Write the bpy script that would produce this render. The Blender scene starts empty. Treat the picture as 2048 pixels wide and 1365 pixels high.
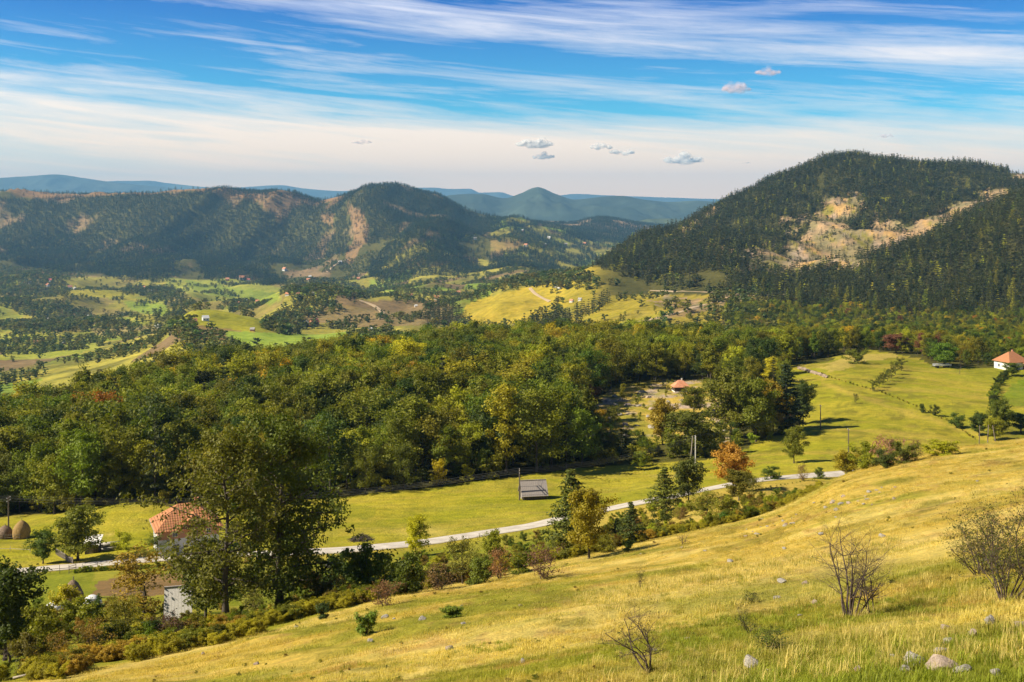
import bpy, math, random
import numpy as np
from mathutils import Vector, Matrix, Euler

scene = bpy.context.scene
COL = scene.collection
FPX, UC, VH = 2200.0, 1024.0, 420.0          # focal length, centre column and eye-level row in photograph pixels

# ---------------------------------------------------------------- camera
cam_data = bpy.data.cameras.new('camera')
cam = bpy.data.objects.new('camera', cam_data); COL.objects.link(cam)
cam.location = (0, 0, 0); cam.rotation_euler = (math.radians(90), 0, 0)
cam_data.sensor_width = 36.0; cam_data.lens = 36.0 * FPX / 2048.0
cam_data.shift_y = -(682.5 - VH) / 2048.0
cam_data.clip_start = 0.5; cam_data.clip_end = 90000
scene.camera = cam

# ---------------------------------------------------------------- light
SUN_EL, SUN_AZ = math.radians(40), math.radians(11)
sd = Vector((-math.cos(SUN_EL) * math.cos(SUN_AZ), -math.cos(SUN_EL) * math.sin(SUN_AZ), math.sin(SUN_EL)))
sl = bpy.data.lights.new('sun', 'SUN'); sl.energy = 5.0; sl.angle = math.radians(0.5); sl.color = (1.0, 0.88, 0.66)
so = bpy.data.objects.new('sun', sl); COL.objects.link(so)
so.rotation_euler = sd.to_track_quat('Z', 'Y').to_euler(); so.location = sd * 300
scene.view_settings.view_transform = 'Standard'; scene.view_settings.look = 'None'
scene.view_settings.exposure = 0.85; scene.view_settings.gamma = 1.0
scene.view_settings.use_curve_mapping = False
try:
    scene.cycles.max_bounces = 6; scene.cycles.diffuse_bounces = 3; scene.cycles.transmission_bounces = 4
    scene.cycles.transparent_max_bounces = 16; scene.cycles.volume_bounces = 0
    scene.cycles.use_denoising = True; scene.cycles.sample_clamp_indirect = 4
except Exception:
    pass

world = bpy.data.worlds.new('World'); scene.world = world; world.use_nodes = True
def world_nodes():
    nt = world.node_tree; nt.nodes.clear(); N = nt.nodes.new; L = nt.links.new
    def math_(op, a, b=None, c=None, clamp=False):
        n = N('ShaderNodeMath'); n.operation = op; n.use_clamp = clamp
        for i, x in enumerate((a, b, c)):
            if x is None: continue
            if isinstance(x, (int, float)): n.inputs[i].default_value = x
            else: L(x, n.inputs[i])
        return n.outputs[0]
    def mix(f, a, b, mode='MIX'):
        n = N('ShaderNodeMix'); n.data_type = 'RGBA'; n.blend_type = mode; n.clamp_factor = True
        for s, x in (('Factor', f), ('A', a), ('B', b)):
            k = [i for i in n.inputs if i.name == s and i.enabled][0]
            if isinstance(x, (int, float)): k.default_value = x
            elif isinstance(x, tuple): k.default_value = x + (1,)
            else: L(x, k)
        return [o for o in n.outputs if o.enabled][0]
    sky = N('ShaderNodeTexSky'); sky.sky_type = 'NISHITA'; sky.sun_disc = False
    sky.sun_elevation = SUN_EL; sky.sun_rotation = math.atan2(sd.x, sd.y); sky.altitude = 900; sky.ozone_density = 2.5; sky.dust_density = 0.6
    tc = N('ShaderNodeTexCoord'); sp = N('ShaderNodeSeparateXYZ'); L(tc.outputs['Generated'], sp.inputs[0])
    x, y, z = sp.outputs
    yy = math_('MAXIMUM', math_('ABSOLUTE', y), 0.15)
    a = math_('DIVIDE', x, yy)                     # tangent of azimuth
    rad = math_('SQRT', math_('ADD', math_('MULTIPLY', x, x), math_('MULTIPLY', y, y)))
    e = math_('DIVIDE', z, math_('MAXIMUM', rad, 0.05))   # tangent of elevation
    # the blue deepens quickly above the horizon; overhead it is darkened to cut ambient light
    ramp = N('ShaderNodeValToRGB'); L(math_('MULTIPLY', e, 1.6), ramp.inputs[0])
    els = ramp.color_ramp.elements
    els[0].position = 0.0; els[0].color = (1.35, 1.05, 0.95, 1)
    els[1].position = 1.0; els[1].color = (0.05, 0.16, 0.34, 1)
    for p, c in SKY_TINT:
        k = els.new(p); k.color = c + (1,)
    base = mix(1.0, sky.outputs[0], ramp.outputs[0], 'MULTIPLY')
    # cirrus streaks
    def noise(cx, cy, sc, det, rough, dist, off):
        cmb = N('ShaderNodeCombineXYZ'); L(cx, cmb.inputs[0]); L(cy, cmb.inputs[1]); cmb.inputs[2].default_value = off
        n = N('ShaderNodeTexNoise'); n.noise_dimensions = '3D'; L(cmb.outputs[0], n.inputs['Vector'])
        n.inputs['Scale'].default_value = sc; n.inputs['Detail'].default_value = det
        n.inputs['Roughness'].default_value = rough; n.inputs['Distortion'].default_value = dist
        return n.outputs[0]
    er = math_('ADD', e, math_('MULTIPLY', a, 0.085))     # streaks slope gently down to the right
    u1 = math_('MULTIPLY', a, 2.6); v1 = math_('MULTIPLY', er, 26.0)
    n1 = noise(u1, v1, 1.0, 8, 0.62, 0.35, 3.1)
    n2 = noise(math_('MULTIPLY', a, 4.5), math_('MULTIPLY', er, 85.0), 1.0, 7, 0.65, 0.7, 9.7)
    n3 = noise(math_('MULTIPLY', a, 1.0), math_('MULTIPLY', er, 9.0), 1.0, 4, 0.5, 0.2, 21.0)
    def band(c0, w, amp):                          # a broad band of cirrus at sloped elevation c0
        d = math_('DIVIDE', math_('SUBTRACT', er, c0), w)
        return math_('MULTIPLY', math_('POWER', 2.718, math_('MULTIPLY', math_('MULTIPLY', d, d), -1.0)), amp)
    s = math_('ADD', math_('MULTIPLY', n1, 1.1), math_('ADD', math_('MULTIPLY', n2, 0.85), math_('MULTIPLY', n3, 0.7)))
    s = math_('SUBTRACT', s, 1.36)
    s = math_('ADD', s, math_('MULTIPLY', a, 0.10))
    for c0, w, amp in CIRRUS: s = math_('ADD', s, band(c0, w, amp))
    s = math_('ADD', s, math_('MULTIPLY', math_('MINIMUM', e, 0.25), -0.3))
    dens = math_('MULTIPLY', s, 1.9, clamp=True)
    dens = math_('MULTIPLY', dens, math_('MULTIPLY', math_('SUBTRACT', 1.0, math_('MULTIPLY', math_('SUBTRACT', e, 0.25), 3.0), clamp=True), 0.93))  # cirrus faded out high overhead to lower the ambient light
    cc = N('ShaderNodeValToRGB'); L(math_('MULTIPLY', e, 5.0), cc.inputs[0])
    ce = cc.color_ramp.elements
    ce[0].position = 0; ce[0].color = (12.8, 8.1, 4.5, 1)
    ce[1].position = 1; ce[1].color = (6.4, 6.6, 7.6, 1)
    k = ce.new(0.25); k.color = (10.8, 7.9, 5.3, 1)
    k = ce.new(0.5); k.color = (9.0, 7.7, 6.5, 1)
    out = mix(dens, base, cc.outputs[0])
    # warm pale air right above the horizon
    hz = math_('SUBTRACT', 1.0, math_('DIVIDE', e, 0.085), clamp=True)
    out = mix(math_('MULTIPLY', hz, 0.9), out, cc.outputs[0])
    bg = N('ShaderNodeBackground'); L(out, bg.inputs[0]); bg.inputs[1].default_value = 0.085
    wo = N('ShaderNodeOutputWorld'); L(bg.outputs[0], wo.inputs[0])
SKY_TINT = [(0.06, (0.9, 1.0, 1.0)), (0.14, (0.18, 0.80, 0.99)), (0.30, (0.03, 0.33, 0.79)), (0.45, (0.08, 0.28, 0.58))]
CIRRUS = [(0.046, 0.046, 0.60), (0.166, 0.020, 0.24), (0.206, 0.014, 0.08), (0.118, 0.020, 0.12)]
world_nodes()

# ---------------------------------------------------------------- small helpers
rng = np.random.default_rng(7)
def srgb(r, g, b):
    f = lambda c: (c / 255 / 12.92) if c <= 10 else ((c / 255 + 0.055) / 1.055) ** 2.4
    return (f(r), f(g), f(b))

_T = np.random.default_rng(11).random((256, 256))
def vnoise(x, y):
    xi = np.floor(x).astype(int); yi = np.floor(y).astype(int); fx = x - xi; fy = y - yi
    fx = fx * fx * (3 - 2 * fx); fy = fy * fy * (3 - 2 * fy)
    a = _T[xi & 255, yi & 255]; b = _T[(xi + 1) & 255, yi & 255]; c = _T[xi & 255, (yi + 1) & 255]; d = _T[(xi + 1) & 255, (yi + 1) & 255]
    return (a * (1 - fx) + b * fx) * (1 - fy) + (c * (1 - fx) + d * fx) * fy
def fbm(x, y, o=4, g=0.5):
    s = 0; a = 1; t = 0
    for i in range(o):
        s = s + a * vnoise(x * 2 ** i + 17.3 * i, y * 2 ** i + 5.1 * i); t += a; a *= g
    return s / t
def in_poly(px, py, poly):
    px = np.asarray(px, float); py = np.asarray(py, float)
    r = np.zeros(px.shape, bool); n = len(poly)
    for i in range(n):
        x1, y1 = poly[i]; x2, y2 = poly[(i + 1) % n]
        if y1 == y2: continue
        c = ((y1 > py) != (y2 > py)) & (px < (x2 - x1) * (py - y1) / (y2 - y1) + x1)
        r ^= c
    return r
def sstep(a, b, x):
    t = np.clip((x - a) / (b - a), 0, 1); return t * t * (3 - 2 * t)

def pchip_slopes(x, y):
    h = np.diff(x, axis=-1); d = np.diff(y, axis=-1) / h
    m = np.zeros_like(y)
    w1 = 2 * h[..., 1:] + h[..., :-1]; w2 = h[..., 1:] + 2 * h[..., :-1]
    a, b = d[..., :-1], d[..., 1:]
    with np.errstate(divide='ignore', invalid='ignore'):
        hm = (w1 + w2) / (w1 / a + w2 / b)
    m[..., 1:-1] = np.where(a * b > 0, hm, 0)
    m[..., 0] = d[..., 0]; m[..., -1] = d[..., -1]
    return m
def herm(x0, x1, y0, y1, m0, m1, x):
    h = x1 - x0; t = (x - x0) / h
    return (2*t**3-3*t**2+1)*y0 + (t**3-2*t**2+t)*h*m0 + (-2*t**3+3*t**2)*y1 + (t**3-t**2)*h*m1
def pchip1(xk, yk, x):
    xk = np.array(xk, float); yk = np.array(yk, float); m = pchip_slopes(xk, yk)
    i = np.clip(np.searchsorted(xk, x) - 1, 0, len(xk) - 2)
    return herm(xk[i], xk[i+1], yk[i], yk[i+1], m[i], m[i+1], np.clip(x, xk[0], xk[-1]))

# ---------------------------------------------------------------- terrain table
# each column of land: (photograph column) -> near profile [(distance, row seen from the eye point)]
NEAR = {
 -500: [(10,1760),(58,1430),(62,1422),(66,1412),(100,1300),(150,1165),(206,1052),(270,960),(330,910)],
 0:    [(10,1740),(55,1392),(59,1384),(63,1373),(108,1245),(157,1145),(212,1042),(280,935),(340,885)],
 350:  [(10,1700),(48,1365),(60,1335),(72,1308),(120,1200),(163,1118),(215,1028),(310,885),(420,800)],
 700:  [(10,1660),(38,1365),(60,1270),(85,1217),(132,1165),(168,1098),(222,998),(340,825),(485,744)],
 1024: [(10,1620),(30,1365),(60,1215),(105,1145),(152,1095),(180,1060),(238,955),(360,790),(515,722)],
 1300: [(10,1580),(25,1365),(60,1180),(118,1084),(165,1043),(196,1001),(252,925),(370,775),(560,705)],
 1550: [(10,1555),(22,1365),(60,1143),(128,1018),(178,985),(209,958),(258,897),(380,762),(600,690)],
 1700: [(10,1540),(20,1365),(60,1112),(140,947),(185,985),(216,948),(268,872),(400,735),(640,680)],
 1850: [(10,1530),(19,1365),(60,1082),(148,907),(190,960),(224,940),(280,858),(405,734),(680,672)],
 2048: [(10,1520),(18,1365),(60,1035),(158,881),(200,950),(235,925),(290,850),(410,738),(720,665)],
 2550: [(10,1500),(17,1350),(60,950),(172,825),(215,900),(250,890),(310,830),(430,735),(800,650)],
}
FY = [900,1100,1350,1600,2000,2500,3100,3800,4500,5200,6500,8500]
FAR = {
 -500: [850,790,735,700,672,640,600,555,510,380,380,400],
 0:    [832,775,730,696,672,640,600,555,512,386,386,402],
 150:  [805,752,722,692,665,632,590,560,530,394,391,405],
 300:  [765,712,692,670,650,626,588,555,500,396,396,408],
 400:  [725,668,622,655,650,616,585,560,522,389,392,410],
 500:  [722,672,634,660,645,616,590,565,532,386,396,415],
 580:  [718,680,662,655,612,612,595,568,540,390,402,420],
 640:  [712,680,668,655,606,614,598,570,512,404,418,425],
 750:  [710,680,668,650,622,602,585,545,440,379,400,420],
 850:  [708,688,664,645,615,592,570,482,448,394,410,430],
 950:  [704,684,655,622,598,600,575,512,468,434,441,446],
 1050: [696,670,632,590,580,590,562,512,477,447,447,444],
 1130: [690,658,618,575,565,578,565,528,490,458,450,444],
 1200: [682,645,606,558,534,560,560,540,502,482,437,444],
 1300: [672,632,600,555,478,500,520,520,500,490,452,449],
 1400: [662,620,588,540,478,442,475,500,490,480,460,452],
 1500: [655,610,578,520,452,391,435,480,480,470,460,455],
 1600: [650,612,566,532,440,346,385,440,460,460,460,455],
 1680: [647,607,550,532,424,317,368,430,450,455,455,455],
 1700: [646,605,545,532,420,318,370,430,450,455,455,455],
 1800: [642,598,517,515,410,327,372,430,450,455,455,455],
 1900: [638,585,482,475,402,333,378,430,450,455,455,455],
 2048: [630,560,410,430,395,362,392,430,450,455,455,455],
 2550: [615,520,330,360,370,360,400,430,450,455,455,455],
}
NU, NYR = 960, 760
Ug = np.linspace(-470, 2520, NU)
Yg = np.exp(np.linspace(math.log(12), math.log(8400), NYR))
uk = sorted(NEAR); fk = sorted(FAR)
KN = len(NEAR[0])
knY = np.stack([pchip1(uk, [NEAR[u][k][0] for u in uk], Ug) for k in range(KN)], 1)
knV = np.stack([pchip1(uk, [NEAR[u][k][1] for u in uk], Ug) for k in range(KN)], 1)
kfV = np.stack([pchip1(fk, [FAR[u][k] for u in fk], Ug) for k in range(len(FY))], 1)
kY = np.concatenate([knY, np.tile(np.array(FY, float), (NU, 1))], 1)
kV = np.concatenate([knV, kfV], 1)
kZ = -(kV - VH) / FPX * kY
mS = pchip_slopes(kY, kZ)
Z = np.zeros((NU, NYR))
for k in range(kY.shape[1] - 1):
    a, b = kY[:, k:k+1], kY[:, k+1:k+2]
    m = (Yg[None, :] >= a) & (Yg[None, :] <= b)
    zz = herm(a, b, kZ[:, k:k+1], kZ[:, k+1:k+2], mS[:, k:k+1], mS[:, k+1:k+2], Yg[None, :])
    Z = np.where(m, zz, Z)
Xg = (Ug[:, None] - UC) / FPX * Yg[None, :]
YY = np.broadcast_to(Yg[None, :], Z.shape)
Vraw = VH - FPX * Z / YY
UU = np.broadcast_to(Ug[:, None], Z.shape)
# relief: soft hummocks near, gullies and spurs far away
edgeY = knY[:, 3:4]; roadY = knY[:, 5:6]; footY = knY[:, 6:7]
onslope = sstep(0, 1, (edgeY + 6 - YY) / 12)
Z = Z + onslope * ((fbm(Xg / 9, YY / 6, 4) - .5) * 0.9 + (fbm(Xg / 2.2 + 9, YY / 1.3, 3) - .5) * 0.16)
nearroad = np.exp(-((YY - roadY) / 6) ** 2)
mid = sstep(80, 170, YY) * (1 - sstep(900, 1300, YY)) * (1 - onslope) * (1 - nearroad)
Z = Z + mid * ((fbm(Xg / 26 + 3, YY / 34, 3) - .5) * 2.4 + (fbm(Xg / 7, YY / 9, 2) - .5) * 0.5)
Z = Z + 4.2 * np.exp(-((Xg + 72) / 17) ** 2 - ((YY - 207) / 13) ** 2)      # grassy mound behind the farmhouse
def ridged(x, y, o=4): return 1 - np.abs(2 * fbm(x, y, o) - 1)
far = sstep(900, 1500, YY)
Z = Z + far * (fbm(Xg / 160, YY / 160, 4) - .5) * 26 * (1 - 0.5 * sstep(2000, 2600, YY) * (UU > 1250))
rfold = sstep(800, 1050, YY) * (1 - sstep(1900, 2300, YY)) * sstep(650, 850, UU) * (1 - sstep(1380, 1500, UU))
Z = Z + rfold * ((fbm(Xg / 110 + 8, YY / 190, 3) - .5) * 34 + (ridged((Xg - YY * .3) / 150, (YY + Xg * .4) / 420, 3) - .6) * 16)
fold = sstep(1350, 2000, YY) * (1 - sstep(3900, 4600, YY)) * (1 - sstep(1050, 1200, UU))
Z = Z + fold * ((fbm(Xg / 300 + 2, YY / 420, 3) - .5) * 78 + (ridged((Xg + YY * .4) / 420, (YY - Xg * .3) / 700, 3) - .6) * 42)
mleft = sstep(3500, 4300, YY) * (1 - sstep(1000, 1200, UU)) * (1 - sstep(5000, 5400, YY))
Z = Z + mleft * (ridged((Xg - YY * 0.35) / 330, (Xg + YY) / 1500, 4) - .62) * 120
mright = sstep(1150, 1500, YY) * sstep(1250, 1450, UU) * (1 - sstep(2350, 2550, YY))
Z = Z + mright * (ridged((Xg + YY * 0.25) / 150 + 4, YY / 500, 4) - .6) * 46
Vg = VH - FPX * Z / YY                          # photograph row each land point is seen at
lgY = np.log(Yg)
def H(x, y):
    x = np.asarray(x, float); y = np.asarray(y, float)
    u = UC + FPX * x / y
    fu = np.clip((u - Ug[0]) / (Ug[1] - Ug[0]), 0, NU - 1.001); fy = np.clip((np.log(y) - lgY[0]) / (lgY[1] - lgY[0]), 0, NYR - 1.001)
    i = fu.astype(int); j = fy.astype(int); a = fu - i; b = fy - j
    return (Z[i, j] * (1-a) + Z[i+1, j] * a) * (1-b) + (Z[i, j+1] * (1-a) + Z[i+1, j+1] * a) * b
def hit(u, v, ymin=12, ymax=8300):
    """the land point that shows at photograph pixel (u, v): first crossing from near to far"""
    ys = np.exp(np.linspace(math.log(ymin), math.log(ymax), 4000)); xs = (u - UC) / FPX * ys
    vs = VH - FPX * H(xs, ys) / ys
    k = np.argmax(vs <= v)
    if vs[k] > v: k = int(np.argmin(vs))
    return float(xs[k]), float(ys[k]), float(H(xs[k], ys[k]))
def uv_of(x, y, z): return UC + FPX * x / y, VH - FPX * z / y
# ---------------------------------------------------------------- mesh + node helpers
def mesh_np(name, V, F=None, mats=(), fmat=None, attrs=None, smooth=False, Q=None):
    """V (n,3); F (m,k) index array with k corners per face"""
    me = bpy.data.meshes.new(name); V = np.asarray(V, np.float32); F = np.asarray(F, np.int32)
    m, k = F.shape
    me.vertices.add(len(V)); me.vertices.foreach_set('co', V.ravel())
    me.loops.add(m * k); me.loops.foreach_set('vertex_index', F.ravel())
    me.polygons.add(m); me.polygons.foreach_set('loop_start', np.arange(0, m * k, k, dtype=np.int32))
    me.polygons.foreach_set('loop_total', np.full(m, k, np.int32))
    if fmat is not None: me.polygons.foreach_set('material_index', np.asarray(fmat, np.int32))
    me.update(calc_edges=True)
    me.polygons.foreach_set('use_smooth', np.full(m, smooth))
    for mt in mats: me.materials.append(mt)
    for an, (ty, dom, data) in (attrs or {}).items():
        at = me.attributes.new(an, ty, dom)
        at.data.foreach_set('color' if 'COLOR' in ty else ('vector' if ty == 'FLOAT_VECTOR' else 'value'), np.asarray(data, np.float32).ravel())
    return me
def link(name, me, parent=None, label=None, cat=None, group=None, kind=None, loc=None, rz=0, scale=None):
    o = bpy.data.objects.new(name, me); COL.objects.link(o)
    if parent is not None: o.parent = parent
    if loc is not None: o.location = loc
    if rz: o.rotation_euler = (0, 0, rz)
    if scale is not None: o.scale = scale if hasattr(scale, '__len__') else (scale,) * 3
    if label: o['label'] = label
    if cat: o['category'] = cat
    if group: o['group'] = group
    if kind: o['kind'] = kind
    return o
class MB:
    """collects boxes, tubes and faces into one mesh"""
    def __init__(s): s.v = []; s.f = []; s.m = []; s.cur = 0
    def face(s, *pts):
        i = len(s.v); s.v += [tuple(p) for p in pts]; s.f.append(tuple(range(i, i + len(pts)))); s.m.append(s.cur)
    def box(s, x0, x1, y0, y1, z0, z1, M=None):
        P = [Vector((x, y, z)) for z in (z0, z1) for y in (y0, y1) for x in (x0, x1)]
        if M is not None: P = [M @ p for p in P]
        i = len(s.v); s.v += [tuple(p) for p in P]
        for q in ((0,2,3,1),(4,5,7,6),(0,1,5,4),(2,6,7,3),(0,4,6,2),(1,3,7,5)): s.f.append(tuple(i + k for k in q)); s.m.append(s.cur)
    def slab(s, pts, th):
        """a flat polygon given thickness th along its normal"""
        P = [Vector(p) for p in pts]; n = (P[1]-P[0]).cross(P[2]-P[0]).normalized() * th
        Q = [p - n for p in P]; k = len(P); i = len(s.v); s.v += [tuple(p) for p in P + Q]
        s.f.append(tuple(i + j for j in range(k))); s.f.append(tuple(i + k + j for j in reversed(range(k)))); s.m += [s.cur] * 2
        for j in range(k): s.f.append((i + j, i + k + j, i + k + (j+1) % k, i + (j+1) % k)); s.m.append(s.cur)
    def tube(s, pts, rad, n=6, cap=True):
        P = [Vector(p) for p in pts]; i0 = len(s.v); up = Vector((0.31, 0.2, 1))
        for j, p in enumerate(P):
            d = (P[min(j+1, len(P)-1)] - P[max(j-1, 0)])
            d = d.normalized() if d.length > 1e-9 else Vector((0, 0, 1))
            a = d.cross(up if abs(d.normalized().dot(up.normalized())) < .97 else Vector((1, 0, 0))).normalized(); b = d.cross(a)
            r = rad[j] if hasattr(rad, '__len__') else rad
            for k in range(n):
                t = 2 * math.pi * k / n; s.v.append(tuple(p + a * (math.cos(t) * r) + b * (math.sin(t) * r)))
        for j in range(len(P) - 1):
            for k in range(n):
                s.f.append((i0 + j*n + k, i0 + j*n + (k+1) % n, i0 + (j+1)*n + (k+1) % n, i0 + (j+1)*n + k)); s.m.append(s.cur)
        if cap:
            s.f.append(tuple(i0 + k for k in reversed(range(n)))); s.f.append(tuple(i0 + (len(P)-1)*n + k for k in range(n))); s.m += [s.cur] * 2
    def lathe(s, prof, n=20, jit=0, rnd=None, c=(0, 0)):
        i0 = len(s.v)
        for (r, z) in prof:
            for k in range(n):
                t = 2 * math.pi * k / n; q = r * (1 + (rnd.uniform(-jit, jit) if jit else 0)); s.v.append((c[0] + q * math.cos(t), c[1] + q * math.sin(t), z))
        for j in range(len(prof) - 1):
            for k in range(n): s.f.append((i0 + j*n + k, i0 + j*n + (k+1) % n, i0 + (j+1)*n + (k+1) % n, i0 + (j+1)*n + k)); s.m.append(s.cur)
    def mesh(s, name, mats, smooth=False):
        me = bpy.data.meshes.new(name); me.from_pydata(s.v, [], s.f)
        for m in (mats if isinstance(mats, (list, tuple)) else [mats]): me.materials.append(m)
        me.polygons.foreach_set('material_index', s.m); me.polygons.foreach_set('use_smooth', [smooth] * len(s.f)); me.update(); return me

class NT:
    def __init__(s, name):
        s.mat = bpy.data.materials.new(name); s.mat.use_nodes = True; s.nt = s.mat.node_tree; s.nt.nodes.clear()
        s.out = s.n('ShaderNodeOutputMaterial'); s.b = s.n('ShaderNodeBsdfPrincipled'); s.l(s.b.outputs[0], s.out.inputs[0])
        s.b.inputs['Specular IOR Level'].default_value = 0.2; s.b.inputs['Roughness'].default_value = 0.9
    def n(s, t, **kw):
        x = s.nt.nodes.new(t)
        for k, v in kw.items(): setattr(x, k, v)
        return x
    def l(s, a, b): s.nt.links.new(a, b)
    def put(s, sock, x):
        if isinstance(x, tuple): sock.default_value = x + (1,) if len(x) == 3 and sock.type == 'RGBA' else x
        elif isinstance(x, (int, float)): sock.default_value = x
        else: s.l(x, sock)
    def math(s, op, a, b=0.0, clamp=False):
        x = s.n('ShaderNodeMath', operation=op, use_clamp=clamp); s.put(x.inputs[0], a); s.put(x.inputs[1], b); return x.outputs[0]
    def mix(s, f, a, b, mode='MIX'):
        x = s.n('ShaderNodeMix', data_type='RGBA', blend_type=mode); x.clamp_factor = True
        for nm, v in (('Factor', f), ('A', a), ('B', b)):
            s.put([i for i in x.inputs if i.name == nm and i.enabled][0], v)
        return [o for o in x.outputs if o.enabled][0]
    def coord(s, sc=(1, 1, 1), kind='Object', rot=(0, 0, 0)):
        t = s.n('ShaderNodeTexCoord'); m = s.n('ShaderNodeMapping'); s.l(t.outputs[kind], m.inputs[0])
        m.inputs['Scale'].default_value = sc; m.inputs['Rotation'].default_value = rot; return m.outputs[0]
    def noise(s, scale, detail=4, rough=.55, vec=None, dist=0):
        x = s.n('ShaderNodeTexNoise'); x.inputs['Scale'].default_value = scale; x.inputs['Detail'].default_value = detail
        x.inputs['Roughness'].default_value = rough; x.inputs['Distortion'].default_value = dist
        s.l(vec if vec is not None else s.coord(), x.inputs['Vector']); return x.outputs[0]
    def ramp(s, f, stops):
        x = s.n('ShaderNodeValToRGB'); s.l(f, x.inputs[0]); e = x.color_ramp.elements
        e[0].position, e[0].color = stops[0][0], tuple(stops[0][1]) + (1,); e[1].position, e[1].color = stops[-1][0], tuple(stops[-1][1]) + (1,)
        for p, c in stops[1:-1]: k = e.new(p); k.color = tuple(c) + (1,)
        return x.outputs[0]
    def mr(s, f, a, b, c, d):
        x = s.n('ShaderNodeMapRange'); s.l(f, x.inputs[0])
        for i, v in enumerate((a, b, c, d)): x.inputs[i + 1].default_value = v
        return x.outputs[0]
    def bump(s, h, strength, dist):
        x = s.n('ShaderNodeBump'); s.l(h, x.inputs['Height']); x.inputs['Strength'].default_value = strength; x.inputs['Distance'].default_value = dist
        s.l(x.outputs[0], s.b.inputs['Normal']); return x
    def base(s, c): s.put(s.b.inputs['Base Color'], c)
def simple(name, c1, c2, scale=2.0, bump=0.3, bd=0.02, rough=.9, stretch=(1, 1, 1), detail=5):
    t = NT(name); f = t.noise(scale, detail, .6, t.coord(stretch)); t.base(t.ramp(f, [(.3, c1), (.7, c2)]))
    t.b.inputs['Roughness'].default_value = rough
    if bump: t.bump(f, bump, bd)
    return t.mat

# ground: its own colours come as an attribute, weathered by noise at three sizes
def ground_mat(name, amp=(.22, .18, .14), fr=(5.0, .6, .06), bump=.5, bd=.06):
    t = NT(name); a = t.n('ShaderNodeAttribute', attribute_name='col'); c = a.outputs['Color']
    f = t.noise(fr[0], 6, .65, t.coord()); g = t.noise(fr[1], 5, .6, t.coord()); h = t.noise(fr[2], 4, .55, t.coord())
    m = t.math('ADD', t.math('ADD', t.mr(f, .3, .7, -amp[0], amp[0]), t.mr(g, .3, .7, -amp[1], amp[1])), t.math('ADD', t.mr(h, .3, .7, -amp[2], amp[2]), 1.0))
    x = t.n('ShaderNodeVectorMath', operation='SCALE'); t.l(c, x.inputs[0]); t.l(m, x.inputs['Scale']); c = x.outputs[0]
    # yellow / green drift
    if name == 'meadow_ground':
        wv = t.n('ShaderNodeTexWave', wave_type='BANDS', bands_direction='Y'); wv.inputs['Scale'].default_value = .11; wv.inputs['Distortion'].default_value = 6; wv.inputs['Detail'].default_value = 2; wv.inputs['Detail Scale'].default_value = .12; t.l(t.coord((1, 1, 1), rot=(0, 0, .12)), wv.inputs['Vector'])
        c = t.mix(t.mr(wv.outputs[0], .2, .8, 0, .22), c, t.mix(1.0, c, (.78, .80, .7), 'MULTIPLY'))
    d = t.mix(t.mr(g, .35, .65, 0, .28), c, t.mix(1.0, c, (1.25, .9, .8), 'MULTIPLY'))
    t.base(d); t.bump(t.math('ADD', f, g), bump, bd); t.b.inputs['Specular IOR Level'].default_value = .05
    return t.mat
G_SLOPE = ground_mat('dry_grass_ground', (.30, .22, .16), (7.0, .9, .11), .9, .12)
G_MEADOW = ground_mat('meadow_ground', (.28, .18, .12), (2.6, .45, .035), .9, .3)
G_VALLEY = ground_mat('valley_ground', (.22, .2, .14), (.12, .03, .006), .6, 2.0)

def leaf_mat(name, var=.35, trans=.35):
    t = NT(name); a = t.n('ShaderNodeAttribute', attribute_name='tcol'); a.attribute_type = 'INSTANCER'
    l = t.n('ShaderNodeAttribute', attribute_name='lt'); w = t.n('ShaderNodeAttribute', attribute_name='warm')
    x = t.n('ShaderNodeVectorMath', operation='SCALE'); t.l(a.outputs['Color'], x.inputs[0]); t.l(t.mr(l.outputs['Fac'], 0, 1, 1 - var, 1 + var), x.inputs['Scale'])
    c = t.mix(t.mr(w.outputs['Fac'], .7, 1, 0, .3), x.outputs[0], t.mix(1.0, x.outputs[0], (1.7, 1.1, .6), 'MULTIPLY'))
    t.base(c); t.b.inputs['Roughness'].default_value = .55; t.b.inputs['Specular IOR Level'].default_value = .25
    tr = t.n('ShaderNodeBsdfTranslucent'); t.l(t.mix(1.0, c, (1.3, 1.35, .6), 'MULTIPLY'), tr.inputs[0])
    mx = t.n('ShaderNodeMixShader'); mx.inputs[0].default_value = trans
    t.l(t.b.outputs[0], mx.inputs[1]); t.l(tr.outputs[0], mx.inputs[2]); t.l(mx.outputs[0], t.out.inputs[0])
    return t.mat
LEAF = leaf_mat('leaves'); NEEDLE = leaf_mat('needles', .3, .12); BLADE = leaf_mat('grass_blades', .3, .4)
BARK = simple('bark', (.045, .035, .028), (.14, .12, .10), 9, .5, .02, .9, (1, 1, .3))
BARK_PALE = simple('pale_bark', (.22, .19, .16), (.42, .38, .34), 12, .3, .01)
TWIG = simple('grey_twigs', (.05, .036, .032), (.15, .115, .10), 14, 0)

# ---------------------------------------------------------------- ground colours (the land's own colours)
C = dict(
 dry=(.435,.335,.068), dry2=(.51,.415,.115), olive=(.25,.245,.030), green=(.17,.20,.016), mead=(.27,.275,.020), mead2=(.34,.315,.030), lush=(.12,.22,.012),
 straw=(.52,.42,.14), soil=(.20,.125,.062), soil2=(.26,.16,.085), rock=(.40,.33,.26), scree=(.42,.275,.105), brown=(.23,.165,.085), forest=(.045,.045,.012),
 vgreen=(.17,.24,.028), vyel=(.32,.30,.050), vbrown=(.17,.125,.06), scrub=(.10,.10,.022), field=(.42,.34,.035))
C = {k: np.array(v) for k, v in C.items()}
def lerp(A, B, t): return A * (1 - t[..., None]) + B * t[..., None]
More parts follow.
